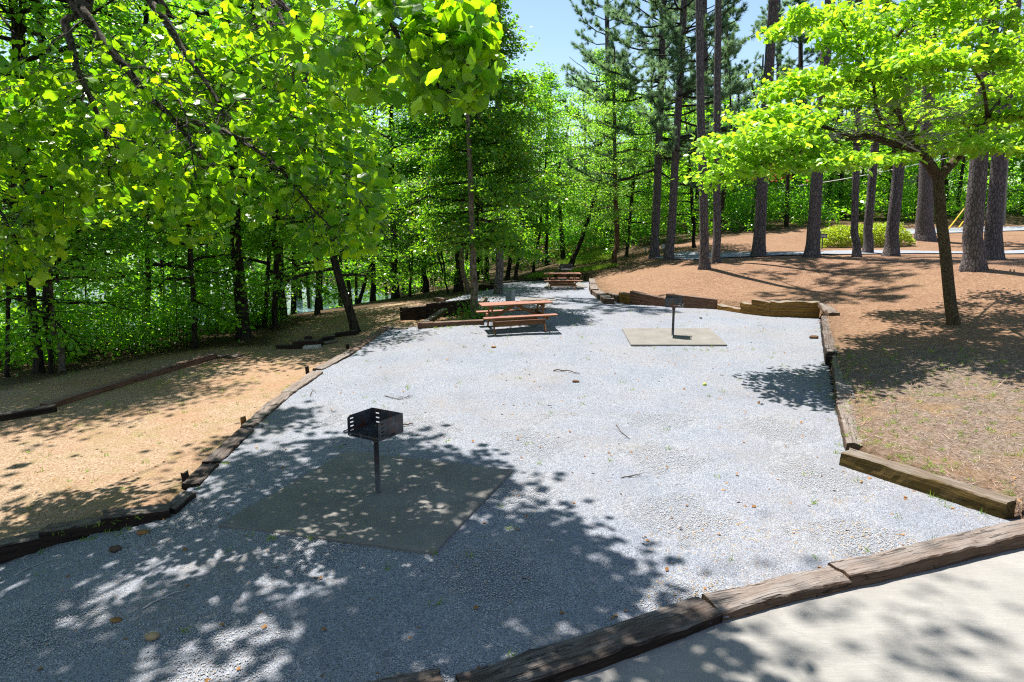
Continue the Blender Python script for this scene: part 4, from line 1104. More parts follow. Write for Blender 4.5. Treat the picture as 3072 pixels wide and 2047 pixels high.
# ---- dogwood ---------------------------------------------------------------
b = hit(2862, 973, TR); DB = np.array(b); Yd = b.y; print("dogwood", b)
o = thing("dogwood_tree", "spreading dogwood with lime leaves, forked trunk and dead twigs on the turf slope", "tree", b)
rg = np.random.default_rng(77)
def px3(pts):
    return np.array([at_y(px, py, Yd + dy) - DB for px, py, dy in pts])
Pt = spline(px3([(2862,985,0), (2860,965,0), (2850,900,0), (2836,760,0), (2822,640,0), (2816,560,0), (2815,515,0)]), 26)
tr = np.interp(np.linspace(0, 1, 26), [0, .06, .2, .5, .9, 1], [.26, .19, .155, .135, .13, .15])
tubes = [tube(Pt, tr, 14, False)]
limbs = [([(2812,530,0), (2766,472,-.2), (2700,442,-.6), (2627,415,-1.0), (2561,412,-1.4), (2466,437,-1.8), (2352,473,-2.1), (2265,498,-2.3), (2150,530,-2.4)], .12, 1.7),
         ([(2561,412,-1.4), (2470,380,-1.7), (2380,360,-2.0), (2290,350,-2.3)], .05, 1.5), ([(2466,437,-1.8), (2380,430,-2.4), (2280,410,-3.0), (2200,440,-3.3)], .045, 1.4),
         ([(2818,530,0), (2875,470,.2), (2918,405,.4), (2962,348,.6), (3050,250,.9), (3180,150,1.2)], .12, 1.6), ([(2962,348,.6), (3060,350,.3), (3200,370,.0), (3330,420,-.2)], .06, 1.5),
         ([(2816,525,0), (2780,470,.3), (2727,418,.6), (2700,348,.8), (2683,261,.9), (2660,130,1.0), (2668,10,1.0), (2660,-180,1.0)], .09, 1.5),
         ([(2760,455,.4), (2690,400,.2), (2636,348,0), (2618,243,-.2), (2580,150,-.5), (2520,60,-.9)], .06, 1.5), ([(2683,261,.9), (2760,150,1.2), (2840,60,1.5), (2900,-80,1.9)], .06, 1.6),
         ([(2660,130,1.0), (2560,80,1.0), (2450,60,.9), (2340,95,.8)], .05, 1.3), ([(2618,243,-.2), (2520,240,-.6), (2430,250,-1.0), (2360,290,-1.3)], .045, 1.4),
         ([(2700,442,-.6), (2640,480,-1.6), (2560,480,-2.6), (2450,500,-3.2)], .05, 1.2), ([(2875,470,.2), (2930,440,-1.2), (2980,430,-2.6), (3050,450,-3.6)], .06, 1.5),
         ([(2727,418,.6), (2760,360,2.0), (2800,330,3.4), (2850,320,4.6)], .06, 1.6), ([(2683,261,.9), (2700,210,-.5), (2740,190,-2.0), (2800,180,-3.2)], .055, 1.5), ([(2962,348,.6), (2950,260,-.6), (2920,200,-1.8), (2960,130,-2.8)], .05, 1.5),
         ([(2700,348,.8), (2640,300,2.0), (2560,270,3.2), (2480,250,4.0)], .05, 1.5), ([(2618,243,-.2), (2700,100,-.8), (2780,20,-1.4), (2900,-60,-2)], .05, 1.5), ([(3050,250,.9), (3000,120,.9), (2960,0,.9), (2930,-120,.8)], .06, 1.5)]
pts = []; cnt = []
for P, r, L in limbs:
    q = spline(px3(P), 22); rad = np.linspace(r, .012, 22)
    tubes.append(tube(q, rad, 8, False))
    pts.append(subs(q, rad, rg, int(9 + 5 * len(P)), L, .12, .45, .22, tubes, 4, 5, .012, 3, .12))
build("trunk", [(*merge(tubes), 0)], [M["dogwood_bark"]], o)
pts = np.concatenate(pts)
C = scatter(pts, 31000, .15, rg, .05)
q = to_px(C + DB); win = (((q[:, 0] - 2665) / 190) ** 2 + ((q[:, 1] - 385) / 78) ** 2 < 1) & (C[:, 1] < 1.0) & (rg.random(len(C)) < .93)
C = C[(C[:, 2] > 3.3) & ~win]
build("crown", [(*leaves(LEAF_OVAL, C, .135, rg, 1.0, .55, .55), 0)], [M["dogwood"]], o)
dt = []
for P in [[(2760,455,-.5), (2640,400,-1.3), (2560,390,-1.6), (2450,425,-1.8)], [(2740,440,-.6), (2640,365,-1.2), (2570,350,-1.5), (2500,385,-1.7)], [(2700,440,-.6), (2790,400,-1.4), (2820,420,-1.7), (2830,450,-1.8)], [(2690,410,-.2), (2740,330,-1.0), (2800,320,-1.5), (2860,340,-1.8)], [(2690,430,-.5), (2760,370,-1.2), (2860,350,-1.7), (2930,320,-2)], [(2640,400,-.5), (2580,420,-1.2), (2530,400,-1.6), (2480,430,-1.9)], [(2720,430,-.3), (2640,330,-.9), (2700,300,-1.3), (2740,270,-1.6)]]:
    q = spline(px3(P), 12); dt.append(tube(q, np.linspace(.02, .008, 12), 4, False))
    subs(q, None, rg, 20, .8, .06, .7, .2, dt, 3, 4, .009, 4, .05)
build("dead_twigs", [(*merge(dt), 0)], [M["dead"]], o)

# ---- tulip poplar hanging over the near left --------------------------------
TB = np.array([-10.5, 7.0, float(TR(-10.5, 7.0))])
o = thing("tulip_tree", "tulip poplar reaching in from above with lichen limbs and big lobed leaves", "tree", tuple(TB))
rg = np.random.default_rng(99)
build("trunk", [(*trunk_tube(24, .38, rg, .03, 1.4, 18, .7), 0)], [M["limb_bark"]], o)
def q3(pts):
    return np.array([at_y(px, py, Y) - TB for px, py, Y in pts])
root = lambda z, dx=.2, dy=.2: [np.array([dx * .5, dy * .5, z]), np.array([1.6 + dx, 1.0 + dy, z + .3])]
limbs = [  # pixel way points with distance, limb radius, shoot length, shoots
    (root(9.6), [(160,-60,9.3), (192,65,9.3), (215,140,9.2), (230,205,9.2), (257,262,9.1), (287,330,9.1), (313,390,9.0), (325,455,9.0), (327,528,9.0)], .045, 1.1, 26),
    (root(10.4), [(205,-70,9.2), (226,0,9.2), (261,52,9.1), (300,113,9.1), (348,170,9.0), (392,222,9.0), (435,278,8.9), (492,330,8.9), (535,378,8.8), (579,435,8.8), (626,503,8.7)], .058, 1.2, 30),
    (root(11.2), [(420,-60,9.4), (448,0,9.4), (483,44,9.3), (518,96,9.3), (544,143,9.3), (588,205,9.2), (620,250,9.1), (653,305,9.0), (672,362,8.9)], .05, 1.2, 28),
    (None, [(533,378,8.8), (592,370,8.7), (652,383,8.6), (718,418,8.4), (783,461,8.3), (836,505,8.2), (892,566,8.1), (950,640,8.0), (1010,700,7.9)], .034, 1.2, 36),
    (None, [(718,418,8.4), (800,415,8.8), (880,402,9.2), (980,430,9.6), (1090,490,10)], .018, 1.1, 26), (None, [(836,505,8.2), (900,490,8.0), (1000,520,7.8), (1080,600,7.6), (1130,690,7.5)], .018, 1.0, 26),
    (None, [(392,208,9.0), (440,203,8.8), (490,238,8.5), (530,290,8.2), (555,340,8.0), (570,420,7.8), (590,560,7.6)], .02, 1.0, 24), (None, [(425,255,9), (520,210,9.5), (620,170,10), (740,130,10.5)], .02, 1.2, 26),
    (None, [(227,203,9.2), (160,250,9.5), (80,290,9.8), (-40,350,10)], .018, 1.1, 22), (None, [(227,203,9.2), (140,262,9), (60,330,8.8), (-30,420,8.6)], .016, 1.1, 22), (None, [(250,272,9.1), (235,370,9), (210,440,8.9), (195,540,8.8), (190,640,8.7)], .014, 1.0, 24),
    (None, [(325,410,9.0), (400,425,8.8), (470,450,8.6), (560,520,8.4), (640,620,8.2)], .015, 1.0, 24), (None, [(626,400,8.9), (690,310,9.3), (800,335,9.6), (990,330,10)], .015, 1.1, 24),
    (root(12.0), [(760,-80,9.0), (815,0,8.8), (852,75,8.6), (880,150,8.4), (880,240,8.3), (890,320,8.2)], .025, 1.1, 26), (root(12.3), [(700,-80,10), (760,60,10), (860,160,10.2), (960,260,10.4), (1040,360,10.6)], .03, 1.2, 28),
    (root(8.2), [(-160,60,9.5), (-80,200,9.5), (0,330,9.4), (60,470,9.3), (90,600,9.2), (110,720,9.1)], .03, 1.1, 28), (root(7.6), [(-220,300,9.2), (-120,460,9.2), (-30,590,9.1), (40,700,9.0), (70,800,8.9)], .03, 1.0, 26),
    (root(12.6), [(1060,-160,6.2), (1147,0,5.9), (1178,78,5.8), (1220,155,5.7), (1265,215,5.7), (1330,270,5.6), (1410,300,5.6)], .024, .62, 26), (None, [(1147,0,5.9), (1210,30,5.7), (1290,50,5.6), (1370,60,5.5), (1420,100,5.4)], .012, .55, 22),
    (None, [(1178,78,5.8), (1240,95,5.5), (1320,120,5.4), (1400,190,5.3), (1440,260,5.3)], .01, .5, 20), (None, [(1100,-60,6.2), (1060,30,6.3), (1050,110,6.3), (1090,190,6.3), (1130,240,6.2)], .01, .55, 20), (root(12.9, .3), [(1200,-200,6), (1250,-60,5.8), (1330,-20,5.7), (1400,10,5.6), (1440,40,5.5)], .018, .5, 18),
    (None, [(653,305,9.0), (760,300,8.7), (880,350,8.4), (960,420,8.2), (1010,500,8.1)], .016, 1.1, 26), (None, [(290,335,9.1), (350,440,8.8), (420,520,8.5), (470,600,8.2), (500,700,8.0)], .014, 1.0, 24), (None, [(110,600,9.2), (60,640,8.6), (20,720,8.2), (10,820,8.0)], .012, .8, 18)]
tubes, pts, lens, BARE = [], [], [], []
for rt, P, r, L, ns in limbs:
    q = q3(P)
    if rt is not None:
        q = np.concatenate([np.array(rt), q])
    if r > .03 and P[0][0] > 100: BARE.append(q3(P))
    q = spline(q, 34); rad = np.linspace(r * (1.5 if rt is not None else 1), r * .3, 34)
    lb = [tube(q, rad, 9, False)]
    k0 = .3 if rt is not None else .1
    pp = subs(q, rad, rg, ns, L, -.12, .55, k0, lb, 4, 6, min(.009, r * .35), 3, .25)
    build("limb", [(*merge(lb), 0)], [M["limb_bark"]], o)
    near = r < .03 and P[0][2] < 7
    pts.append(pp); lens.append(np.full(len(pp), ns))
pts = np.concatenate(pts)
C = scatter(pts, 8600, .12, rg, .08)
# nothing of the crown hangs lower than the photo shows: leaves stop well above the terrace
pp = to_px(C + TB)
low = np.interp(pp[:, 0], [-200, 0, 120, 200, 420, 560, 760, 960, 1120, 1180, 1300, 1400, 1480, 1510, 3000], [900, 900, 860, 700, 640, 740, 720, 800, 760, 600, 330, 320, 280, 60, 0])
ok = (pp[:, 1] < low) & (pp[:, 0] < 1490)
ok &= ~((pp[:, 2] < 7) & (rg.random(len(pp)) < .45))
# twigs leave the main limbs bare on their underside
for P in BARE:
    w_ = to_px(spline(P, 60) + TB)
    d2 = np.hypot(pp[:, 0, None] - w_[None, :, 0], pp[:, 1, None] - w_[None, :, 1])
    kmin = d2.argmin(1)
    ok &= ~((d2.min(1) < 26) & (pp[:, 2] < w_[kmin, 2] + .1) & (rg.random(len(pp)) < .85))
C = C[ok | (pp[:, 2] < .5)]
crown = [leaves(LEAF_TULIP, C, .115, rg, .75, 1.0, .5)]
# unseen crown leaves above the picture, placed along sun rays to shade near gravel
SUN_EL, SUN_AZ = R(70), math.atan2(-.62, .78)     # azimuth from +Y towards +X
SD = np.array([math.sin(SUN_AZ) * math.cos(SUN_EL), math.cos(SUN_AZ) * math.cos(SUN_EL), math.sin(SUN_EL)])   # towards the sun
SHADE = [tuple(hit(a, b, GR))[:2] for a, b in [(-900,1560), (300,1640), (560,1460), (760,1262), (1000,1232), (1245,1300), (1180,1345), (1400,1400), (1520,1420), (1490,1500), (1640,1560), (1700,1640), (1890,1690), (1790,1760), (1860,1840), (1800,1880), (1700,1960), (1650,2047), (1500,2500), (-2500,2500)]]
SH2 = [(-9.6, 9.5), (-6.3, 9.2), (-5.6, 10.3), (-6.5, 11.2), (-9, 11.6), (-12, 11)]
SH3 = [tuple(at_z(a, b, DZ))[:2] for a, b in [(2350,2000), (2560,1890), (2800,1800), (3100,1730), (3300,1720), (3300,1850), (2900,1960), (2500,2080)]]
SH4 = [tuple(at_z(a, b, DZ))[:2] for a, b in [(1150,2110), (1900,1900), (2160,1890), (2190,2047), (1800,2140)]]
sh_pts, sizes = [], []
VG = (C + TB); VG = VG - SD * ((VG[:, 2] - 0) / SD[2])[:, None]
HIST, _hx, _hy = np.histogram2d(VG[:, 0], VG[:, 1], bins=[np.arange(-16, 10, .4), np.arange(-4, 22, .4)])
def shade(poly, n, zlo, zhi, spread, kleaf, holes):
    xs_ = [p[0] for p in poly]; ys_ = [p[1] for p in poly]
    k = 0; tries = 0
    while k < n and tries < n * 60:
        tries += 1
        x = rg.uniform(min(xs_), max(xs_)); y = rg.uniform(min(ys_), max(ys_))
        if not poly_mask(np.array([x]), np.array([y]), poly)[0]: continue
        if mnoise.noise(Vector((x * 1.1 + 3, y * .75 + x * .45, .3))) > holes(x, y): continue
        if HIST[min(64, max(0, int((x + 16) / .4))), min(64, max(0, int((y + 4) / .4)))] > 9: continue
        z = rg.uniform(zlo, zhi)
        c = np.array([x, y, 0]) + SD * (z / SD[2])
        q = to_px(c)[0]
        if q[2] > 0 and -60 < q[0] < 3130 and q[1] > -90: continue
        sh_pts.append(c + rg.normal(size=(kleaf, 3)) * [spread, spread, spread * .5]); k += 1
shade(SHADE, 900, 8.0, 13.5, .30, 17, lambda x, y: .22 if x > -2.0 else (.06 if y > 7 else -.06))
shade(SH3, 7, 20, 24, .85, 20, lambda x, y: .3)  # unseen high leaf clusters, added to cast the soft band on the driveway
shade(SH4, 22, 9, 14, .3, 15, lambda x, y: .25)  # unseen leaves added to shade the driveway's left end
C2 = np.concatenate(sh_pts) - TB
crown.append(leaves(LEAF_TULIP, C2, .15, rg, 1.0, .6, .4))
C3 = rg.normal(size=(5200, 3)) * [3.0, 4.0, 3.6] + [-2.2, -2.5, 14]; C3 = C3[(C3[:, 2] > 7) & (C3[:, 0] < 3.2)]  # extra unseen leaves, added to block sky light and darken the near shade
q = to_px(C3 + TB); C3 = C3[(q[:, 2] < .3) | (q[:, 0] < -80) | (q[:, 1] < -120)]
crown.append(leaves(LEAF_TULIP, C3, .2, rg, 1.0, .6, .4))
build("crown", [(*c, 0) for c in crown], [M["tulip"]], o, False)
up = []
for k in range(60):
    c = C2[rg.integers(0, len(C2))]; z0 = min(c[2] * .8 + 1, 20)
    up.append(tube(spline([np.array([0, 0, z0]), c * [.5, .5, .55] + [0, 0, z0 * .45], c], 10), np.linspace(.045, .008, 10), 5, False))
build("limb", [(*merge(up), 0)], [M["limb_bark"]], o)

# ---- clipped hedge ----------------------------------------------------------
hp = [hit(2415, 768, TR)] + [at_y(a, b, y) for a, b, y in [(2500, 740, 38.5), (2600, 738, 39.2), (2690, 735, 40.0), (2722, 733, 40.3)]]
A_ = np.array([at_y(2450, 760, 38.6), at_y(2540, 745, 39.0), at_y(2620, 738, 39.6), at_y(2712, 733, 40.6)])
A_[:, 2] = TR(A_[:, 0], A_[:, 1]); cl = spline(A_, 60)
rg = np.random.default_rng(8); n = 15000
k = rg.integers(0, 60, n); th = rg.uniform(0, math.pi, n); rr = rg.random(n) ** .22
u = k / 59; hh = 1.18 * np.clip(np.minimum(u / .10, (1 - u) / .10), .05, 1) ** .45 * (.88 + .22 * u); ww = .95
C = cl[k] + np.stack([rg.normal(size=n) * .09, np.cos(th) * ww * rr, np.sin(th) ** .7 * hh * rr], 1)
C += .05 * np.stack([np.sin(C[:, 0] * 5), 0 * C[:, 0], np.sin(C[:, 0] * 4 + C[:, 1] * 3)], 1)
h = thing("hedge", "clipped rounded yellow green hedge along the road behind the pines", "hedge", tuple(cl[30]))
build("foliage", [(*leaves(LEAF_DIAMOND, C - cl[30], .11, rg, .5, 1.0, 0, nrm(C - cl[k]) * .8), 0)], [M["hedge"]], h)
st = [tube([cl[i] - cl[30] + [0, 0, -.1], cl[i] - cl[30] + [rg.normal() * .15, rg.normal() * .3, .8]], [.03, .01], 5, False) for i in range(2, 58, 3)]
build("stems", [(*merge(st), 0)], [M["dark_bark"]], h)

# ---- undergrowth, far woods, litter -----------------------------------------
rg = np.random.default_rng(12)
def clumps(centers, rad, k, zs):
    c = np.repeat(centers, k, 0); r = np.repeat(rad, k)[:, None]
    d = nrm(rg.normal(size=c.shape)) * (rg.random(len(c))[:, None] ** .4) * r * np.array([1, 1, zs])
    return c + d
# understorey of the shore woods
U = []
while len(U) < 560:
    px, py = rg.uniform(-250, 1450), rg.uniform(842, 1112)
    lim = np.interp(px, [-250, 0, 200, 400, 640, 800, 900, 1000, 1150, 1300, 1480], [1180, 1140, 1105, 1072, 1030, 985, 940, 915, 896, 880, 848])
    if py > lim or (py > 990 and rg.random() < .55): continue
    b = hit(px, py, TR)
    if b.y > 49: continue
    U.append((b.x, b.y, b.z + rg.uniform(.15, 1.5) * (1 if rg.random() < .75 else 2.2)))
U = np.array(U)
C = clumps(U, rg.uniform(.35, .9, len(U)), 70, .55)
st = [tube([(u[0] + rg.normal() * .2, u[1], float(TR(u[0], u[1])) - .1), tuple(u)], [.016, .006], 4, False) for u in U]
g = build("undergrowth", [(*leaves(LEAF_DIAMOND, C, .13, rg, 1.0, .6, .3), 0), (*merge(st), 1)], [M["wood_a"], M["dark_bark"]]); struct(g, "stuff")
# shrub bank beyond the picnic ground
U = []
while len(U) < 620:
    x, y = rg.uniform(3, 60), rg.uniform(44, 62)
    pz_ = float(TR(x, y)); q = to_px(np.array([x, y, pz_]))[0]
    if q[0] > 3300 or q[0] < 1600: continue
    if y < 45.5 + max(0, (x - 6)) * .22: continue
    if 24 < x < 62 and y < 53: continue
    U.append((x, y, pz_ + rg.uniform(.2, 2.6)))
U = np.array(U); C = clumps(U, rg.uniform(.5, 1.3, len(U)), 85, .7)
g = build("shrub_bank", [(*leaves(LEAF_DIAMOND, C, .17, rg, 1.0, .6, .3), 0)], [M["wood_c"]]); struct(g, "stuff")
# far-off wood that reads as one mass
U = []; rad = []
while len(U) < 2400:
    x, y = rg.uniform(-75, 78), rg.uniform(50, 88)
    z0 = max(float(TR(x, y)), -3.5)
    q = to_px(np.array([x, y, z0]))[0]
    if q[0] < -300 or q[0] > 3400: continue
    top = np.interp(q[0], [0, 1100, 1450, 1560, 1800, 1950, 2100, 2300, 2700, 3100], [18, 17, 13, 8.5, 8, 9.5, 10, 9, 11, 15])
    U.append((x, y, z0 + rg.random() ** .9 * top * rg.uniform(.75, 1))); rad.append(rg.uniform(.9, 2.1))
U = np.array(U); C = clumps(U, np.array(rad), 120, .6)
st = []
for k in range(170):
    x, y = rg.uniform(-60, 60), rg.uniform(49, 80); z0 = float(TR(x, y))
    st.append(tube([(x, y, z0 - .5), (x + rg.normal() * .3, y, z0 + 6), (x + rg.normal() * .6, y, z0 + 11)], [rg.uniform(.1, .22), .1, .04], 6, False))
g = build("far_woods", [(*leaves(LEAF_DIAMOND, C, .30, rg, 1.0, .6, .3), 0), (*merge(st), 1)], [M["wood_a"], M["dark_bark"]]); struct(g, "stuff")

# grass strips and weeds
def surf_pts(n, poly, fn):
    P = np.array(poly)[:, :2]; out = []
    while len(out) < n:
        q = rg.uniform(P.min(0), P.max(0), (n, 2)); q = q[poly_mask(q[:, 0], q[:, 1], poly)]
        out += [tuple(a) for a in q]
    q = np.array(out[:n]); return np.column_stack([q, fn(q[:, 0], q[:, 1])])
GP = [tuple(hit(a, b, TR))[:2] for a, b in [(1580,838), (1655,832), (1665,822), (1600,828)]]
GP2 = [tuple(hit(a, b, TR))[:2] for a, b in [(1715,822), (1780,812), (1850,800), (1850,795), (1770,804), (1712,814)]]
C = np.concatenate([surf_pts(2500, GP, TR), surf_pts(2500, GP2, TR), surf_pts(16000, LAWNP, TR)])
g = build("grass", [(*leaves(LEAF_BLADE, C, .22, rg, .2, .8, -1.6, None, .12), 0)], [M["grass"]]); struct(g, "stuff")
W = []
for line, n, s in [([(2560,1090), (2600,1330), (3010,1545)], 80, .3), ([(505,1560), (126,1660)], 14, .1), ([(660,1585), (1300,1668)], 10, .1), ([(1253,990), (1450,980)], 16, .15), ([(1150,990), (950,1120), (740,1300)], 14, .2), ([(1900,1040), (2180,1050)], 8, .4), ([(430,1145), (650,1080)], 26, .2)]:
    L = spline([tuple(hit(a, b, GR)) for a, b in line], 60)
    for _ in range(n): W.append(L[rg.integers(0, 60)] + rg.normal(size=3) * [s, s, 0])
W += [tuple(p) for p in surf_pts(330, DRYP, TR)] + [tuple(p) for p in surf_pts(160, GPOLY, GR)] + [tuple(p) for p in surf_pts(240, TANP, TR)]
W = np.array(W); W[:, 2] = ground_z(W[:, 0], W[:, 1]); ok = (W[:, 1] > 4) & (W[:, 1] < 24); W = W[ok]
C = np.repeat(W, 9, 0) + rg.normal(size=(len(W) * 9, 3)) * [.03, .03, .0]
g = build("weeds", [(*leaves(LEAF_BLADE, C, .075, rg, .2, .8, -1.3, None, .13), 0)], [M["grass"]]); struct(g, "stuff")
# loose pine needles on the slope, dead grass on the turf, cones
N1 = surf_pts(30000, STRAWP, TR); N1 = N1[(N1[:, 1] < 34) & (N1[:, 0] < 24)]
a = leaves(LEAF_BLADE, N1 + [0, 0, .012], .24, rg, 3, .5, 0, None, .035)
g = build("pine_straw", [(*a, 0)], [M["straw"]]); struct(g, "stuff")
N2 = surf_pts(16000, DRYP, TR); N2 = N2[(N2[:, 1] < 17) & (N2[:, 0] < 13)]
g = build("dead_grass", [(*leaves(LEAF_BLADE, N2 + [0, 0, .01], .11, rg, 1.2, .7, -.3, None, .05), 0)], [M["deadgrass"]]); struct(g, "stuff")
# fallen leaves and loose stones
L1 = surf_pts(650, GPOLY, GR); L1 = L1[(L1[:, 1] > 4.5) & (L1[:, 1] < 22)]
L2 = surf_pts(900, STRAWP, TR); L3 = surf_pts(500, TANP, TR)
C = np.concatenate([L1, L2, L3]) + [0, 0, .012]
g = build("fallen_leaves", [(*leaves(LEAF_DIAMOND, C, .055, rg, 1.5, .5, 0, None, 1.3), 0)], [M["litter"]]); struct(g, "stuff")
ICO = np.array([(0,0,-1), (.9,0,-.2), (.25,.85,-.25), (-.75,.5,-.2), (-.7,-.55,-.2), (.3,-.85,-.25), (0,0,.75)])
ICF = np.array([(0,2,1), (0,3,2), (0,4,3), (0,5,4), (0,1,5), (6,1,2), (6,2,3), (6,3,4), (6,4,5), (6,5,1)])
def stones(P, size):
    n = len(P); s = size * rg.uniform(.5, 1.3, (n, 1, 1)) * rg.uniform(.7, 1.3, (n, 1, 3)); a = rg.random(n) * 6.28
    V = ICO[None] * s; c, s_ = np.cos(a)[:, None], np.sin(a)[:, None]
    V = np.stack([V[..., 0] * c - V[..., 1] * s_, V[..., 0] * s_ + V[..., 1] * c, V[..., 2] * .7], -1) + P[:, None]
    return V.reshape(-1, 3), (ICF[None] + (np.arange(n) * 7)[:, None, None]).reshape(-1, 3)
P = surf_pts(2600, GPOLY, GR); P = P[P[:, 1] < 14]; P2 = surf_pts(900, [tuple(hit(a, b, GR))[:2] for a, b in [(1900,1900), (1900,1600), (2600,1480), (3000,1560), (2500,1720)]], GR)
g = build("tan_pebbles", [(*stones(np.concatenate([P, P2]), .013), 0)], [M["stone"]], smooth=False); struct(g, "stuff")
NEAR = [tuple(hit(a, b, GR))[:2] for a, b in [(-100,1720), (505,1570), (600,1460), (1000,1240), (2530,1240), (2545,1400), (3000,1570), (2500,1725), (1400,2050), (600,2300), (-600,2300)]]
P = surf_pts(190000, NEAR, GR)
g = build("gravel_stones", [(*stones(P, .0075), 0)], [M["grey_stone"]], smooth=False); struct(g, "stuff")

# ---- a few loose things lying about ------------------------------------------
def stick(pts, r, label, mat="twig", fn=GR, name="fallen_twig", branches=0, cat="twig"):
    P = spline([tuple(hit(a, b, fn, .012)) for a, b in pts], 16)
    P[:, 2] += np.abs(np.sin(np.linspace(0, 7, 16))) * r * 1.5
    tb = [tube(P, np.linspace(r, r * .5, 16), 6)]
    for _ in range(branches):
        i = rg.integers(4, 13); d = rg.normal(size=3) * [.14, .14, .02] + [0, 0, .03]; tb.append(tube([P[i], P[i] + d * .6, P[i] + d], [r * .6, r * .45, r * .3], 5))
    tag(build(name, [(*merge(tb), 0)], [M[mat]]), label, cat, "twigs dropped on the gravel")
stick([(1660,1113), (1690,1113), (1740,1122)], .016, "straight brown stick lying on mid gravel above the bark scrap", branches=0)
stick([(1154,1188), (1190,1198), (1215,1195), (1238,1187)], .008, "curved thin twig on the gravel behind the nearest grill", branches=4)
stick([(930,1190), (938,1173), (948,1178)], .007, "small hooked twig near the left gravel edge", branches=1)
stick([(1848,1275), (1865,1298), (1890,1318)], .007, "thin twig on the open gravel right of the nearest grill", branches=2)
stick([(428,1827), (500,1790), (562,1770)], .008, "long pale twig in the shade near the bottom left", "dead", branches=2)
stick([(1206,1277), (1225,1275), (1240,1272)], .014, "short thick brown stick beside the nearest grill", "bark_piece")
stick([(1412,998), (1430,1001), (1445,999)], .012, "pale peeled stick before the nearer table", "dead")
stick([(40,1730), (120,1692), (200,1672)], .007, "grey twig below the black timber steps", "dead", branches=2)
stick([(1862,1435), (1895,1430), (1920,1425)], .008, "brown twig on the open gravel below the thin one", branches=1)
def rock(px, py, s, mat, label, fn=GR, name="stone", cat="stone", flat=.6):
    p = hit(px, py, fn); rr = np.random.default_rng(int(px))
    th = np.linspace(0, math.pi, 7); V = []
    for t in th:
        for a in np.arange(10) * .628:
            v = np.array([math.sin(t) * math.cos(a), math.sin(t) * math.sin(a) * .75, math.cos(t) * flat])
            V.append(v * s * (1 + .25 * mnoise.noise(Vector(v * 1.8) + Vector((px, 0, 0)))))
    F = [(i*10+j, (i+1)*10+j, (i+1)*10+(j+1) % 10, i*10+(j+1) % 10) for i in range(6) for j in range(10)]
    tag(build(name, [(np.array(V), np.array(F), 0)], [M[mat]], None, True, p + Vector((0, 0, s * flat * .6))), label, cat, "small things lying on the gravel")
rock(1727, 1146, .075, "bark_piece", "dark curled bark scrap on the middle of the gravel", name="bark_scrap", cat="bark", flat=.35)
rock(2114, 1157, .04, "lime", "small yellow ball on the gravel beside the dogwood shadow", name="ball", cat="ball", flat=.95)
rock(2441, 1016, .13, "bark_piece", "brown clod on the gravel near the blackened timber", name="clod", cat="clod", flat=.45)
rock(1481, 1042, .07, "litter", "rusty leaf curl on the gravel before the nearer table", name="dry_leaf", cat="leaf", flat=.3)
rock(348, 1863, .055, "litter", "yellow dry leaf in the shade beside the long pale twig", name="dry_leaf", cat="leaf", flat=.3)
rock(458, 1916, .06, "stone", "tan flat stone in a sun fleck near the bottom left")
rock(2030, 909, .06, "stone", "round tan stone before the fallen timber") if False else None
rock(2102, 956, .05, "twig", "dark pebble between the sunlit grill and wall")
rock(345, 1653, .075, "twig", "black clod in the shade below the timber steps", name="clod", cat="clod", flat=.5)
rock(430, 1600, .08, "litter", "rusty clump of dry leaves by the timber steps", name="dry_leaves", cat="leaf", flat=.3)
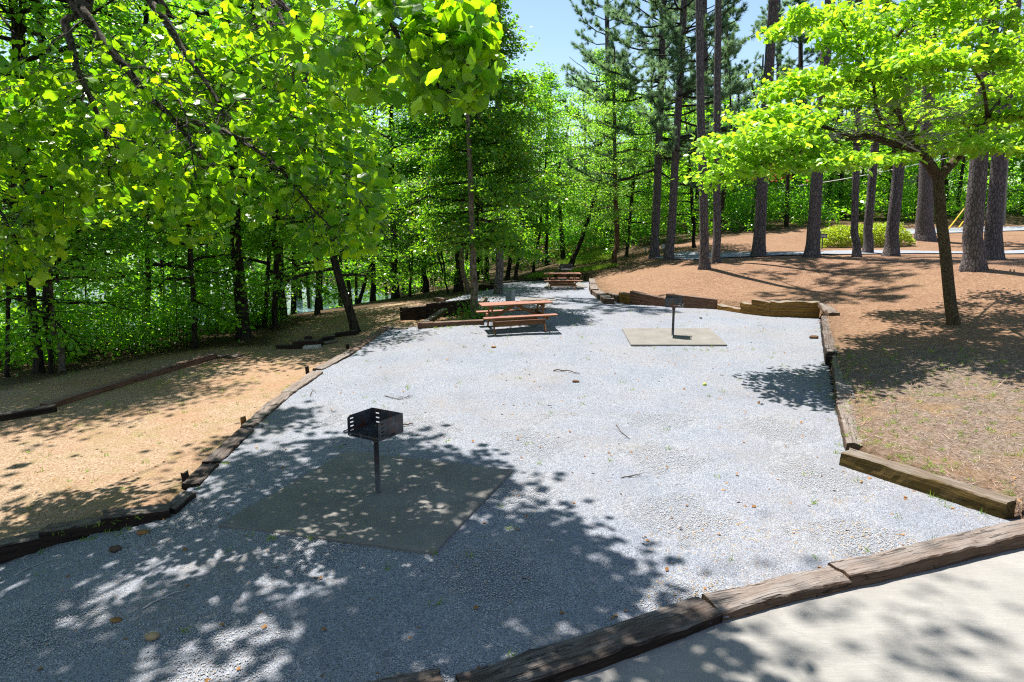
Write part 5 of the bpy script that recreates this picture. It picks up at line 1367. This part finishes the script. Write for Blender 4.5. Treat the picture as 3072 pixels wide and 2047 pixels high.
# ------------------------------------------------------------------ light and sky
sl = bpy.data.lights.new("sun", "SUN"); sl.energy = 5.0; sl.angle = R(.53); sl.color = (1.0, .95, .87)
so = bpy.data.objects.new("sun", sl); COL.objects.link(so)
so.rotation_euler = Vector(tuple(-SD)).to_track_quat('-Z', 'Y').to_euler()
so.location = (0, 0, 60)
w = bpy.data.worlds.new("World"); SC.world = w; w.use_nodes = True
nt = w.node_tree; nt.nodes.clear()
sky = nt.nodes.new("ShaderNodeTexSky"); sky.sky_type = 'NISHITA'; sky.sun_disc = False
sky.sun_elevation = SUN_EL; sky.sun_rotation = SUN_AZ; sky.air_density = 1.2; sky.dust_density = .15; sky.ozone_density = 1.6
tc = nt.nodes.new("ShaderNodeTexCoord")
mp = nt.nodes.new("ShaderNodeMapping"); mp.inputs["Scale"].default_value = (1.0, 1.0, 2.4); mp.inputs["Location"].default_value = (.35, 0, .12)
nz = nt.nodes.new("ShaderNodeTexNoise"); nz.inputs["Scale"].default_value = 3.6; nz.inputs["Detail"].default_value = 7; nz.inputs["Roughness"].default_value = .58
rp_ = nt.nodes.new("ShaderNodeValToRGB"); rp_.color_ramp.elements[0].position = .57; rp_.color_ramp.elements[1].position = .66
mx = nt.nodes.new("ShaderNodeMix"); mx.data_type = 'RGBA'
mx.inputs[7].default_value = (8.5, 8.7, 9.0, 1)
bg = nt.nodes.new("ShaderNodeBackground"); bg.inputs["Strength"].default_value = .062
wo = nt.nodes.new("ShaderNodeOutputWorld")
L = nt.links.new
L(tc.outputs["Generated"], mp.inputs[0]); L(mp.outputs[0], nz.inputs["Vector"]); L(nz.outputs["Fac"], rp_.inputs[0])
L(rp_.outputs[0], mx.inputs[0]); L(sky.outputs[0], mx.inputs[6]); L(mx.outputs[2], bg.inputs[0]); L(bg.outputs[0], wo.inputs[0])
vs = SC.view_settings; SC.display_settings.display_device = 'sRGB'
vs.view_transform = 'Standard'; vs.look = 'None'; vs.gamma = 1.0; vs.exposure = 1.55; vs.use_curve_mapping = False
SC.render.engine = 'CYCLES'
cy = SC.cycles
cy.max_bounces = 7; cy.diffuse_bounces = 4; cy.glossy_bounces = 2; cy.transmission_bounces = 4; cy.transparent_max_bounces = 4
cy.caustics_reflective = False; cy.caustics_refractive = False; cy.sample_clamp_indirect = 6
cy.use_denoising = False
cy.filter_width = 1.2
SC.render.resolution_x, SC.render.resolution_y = 1024, 682
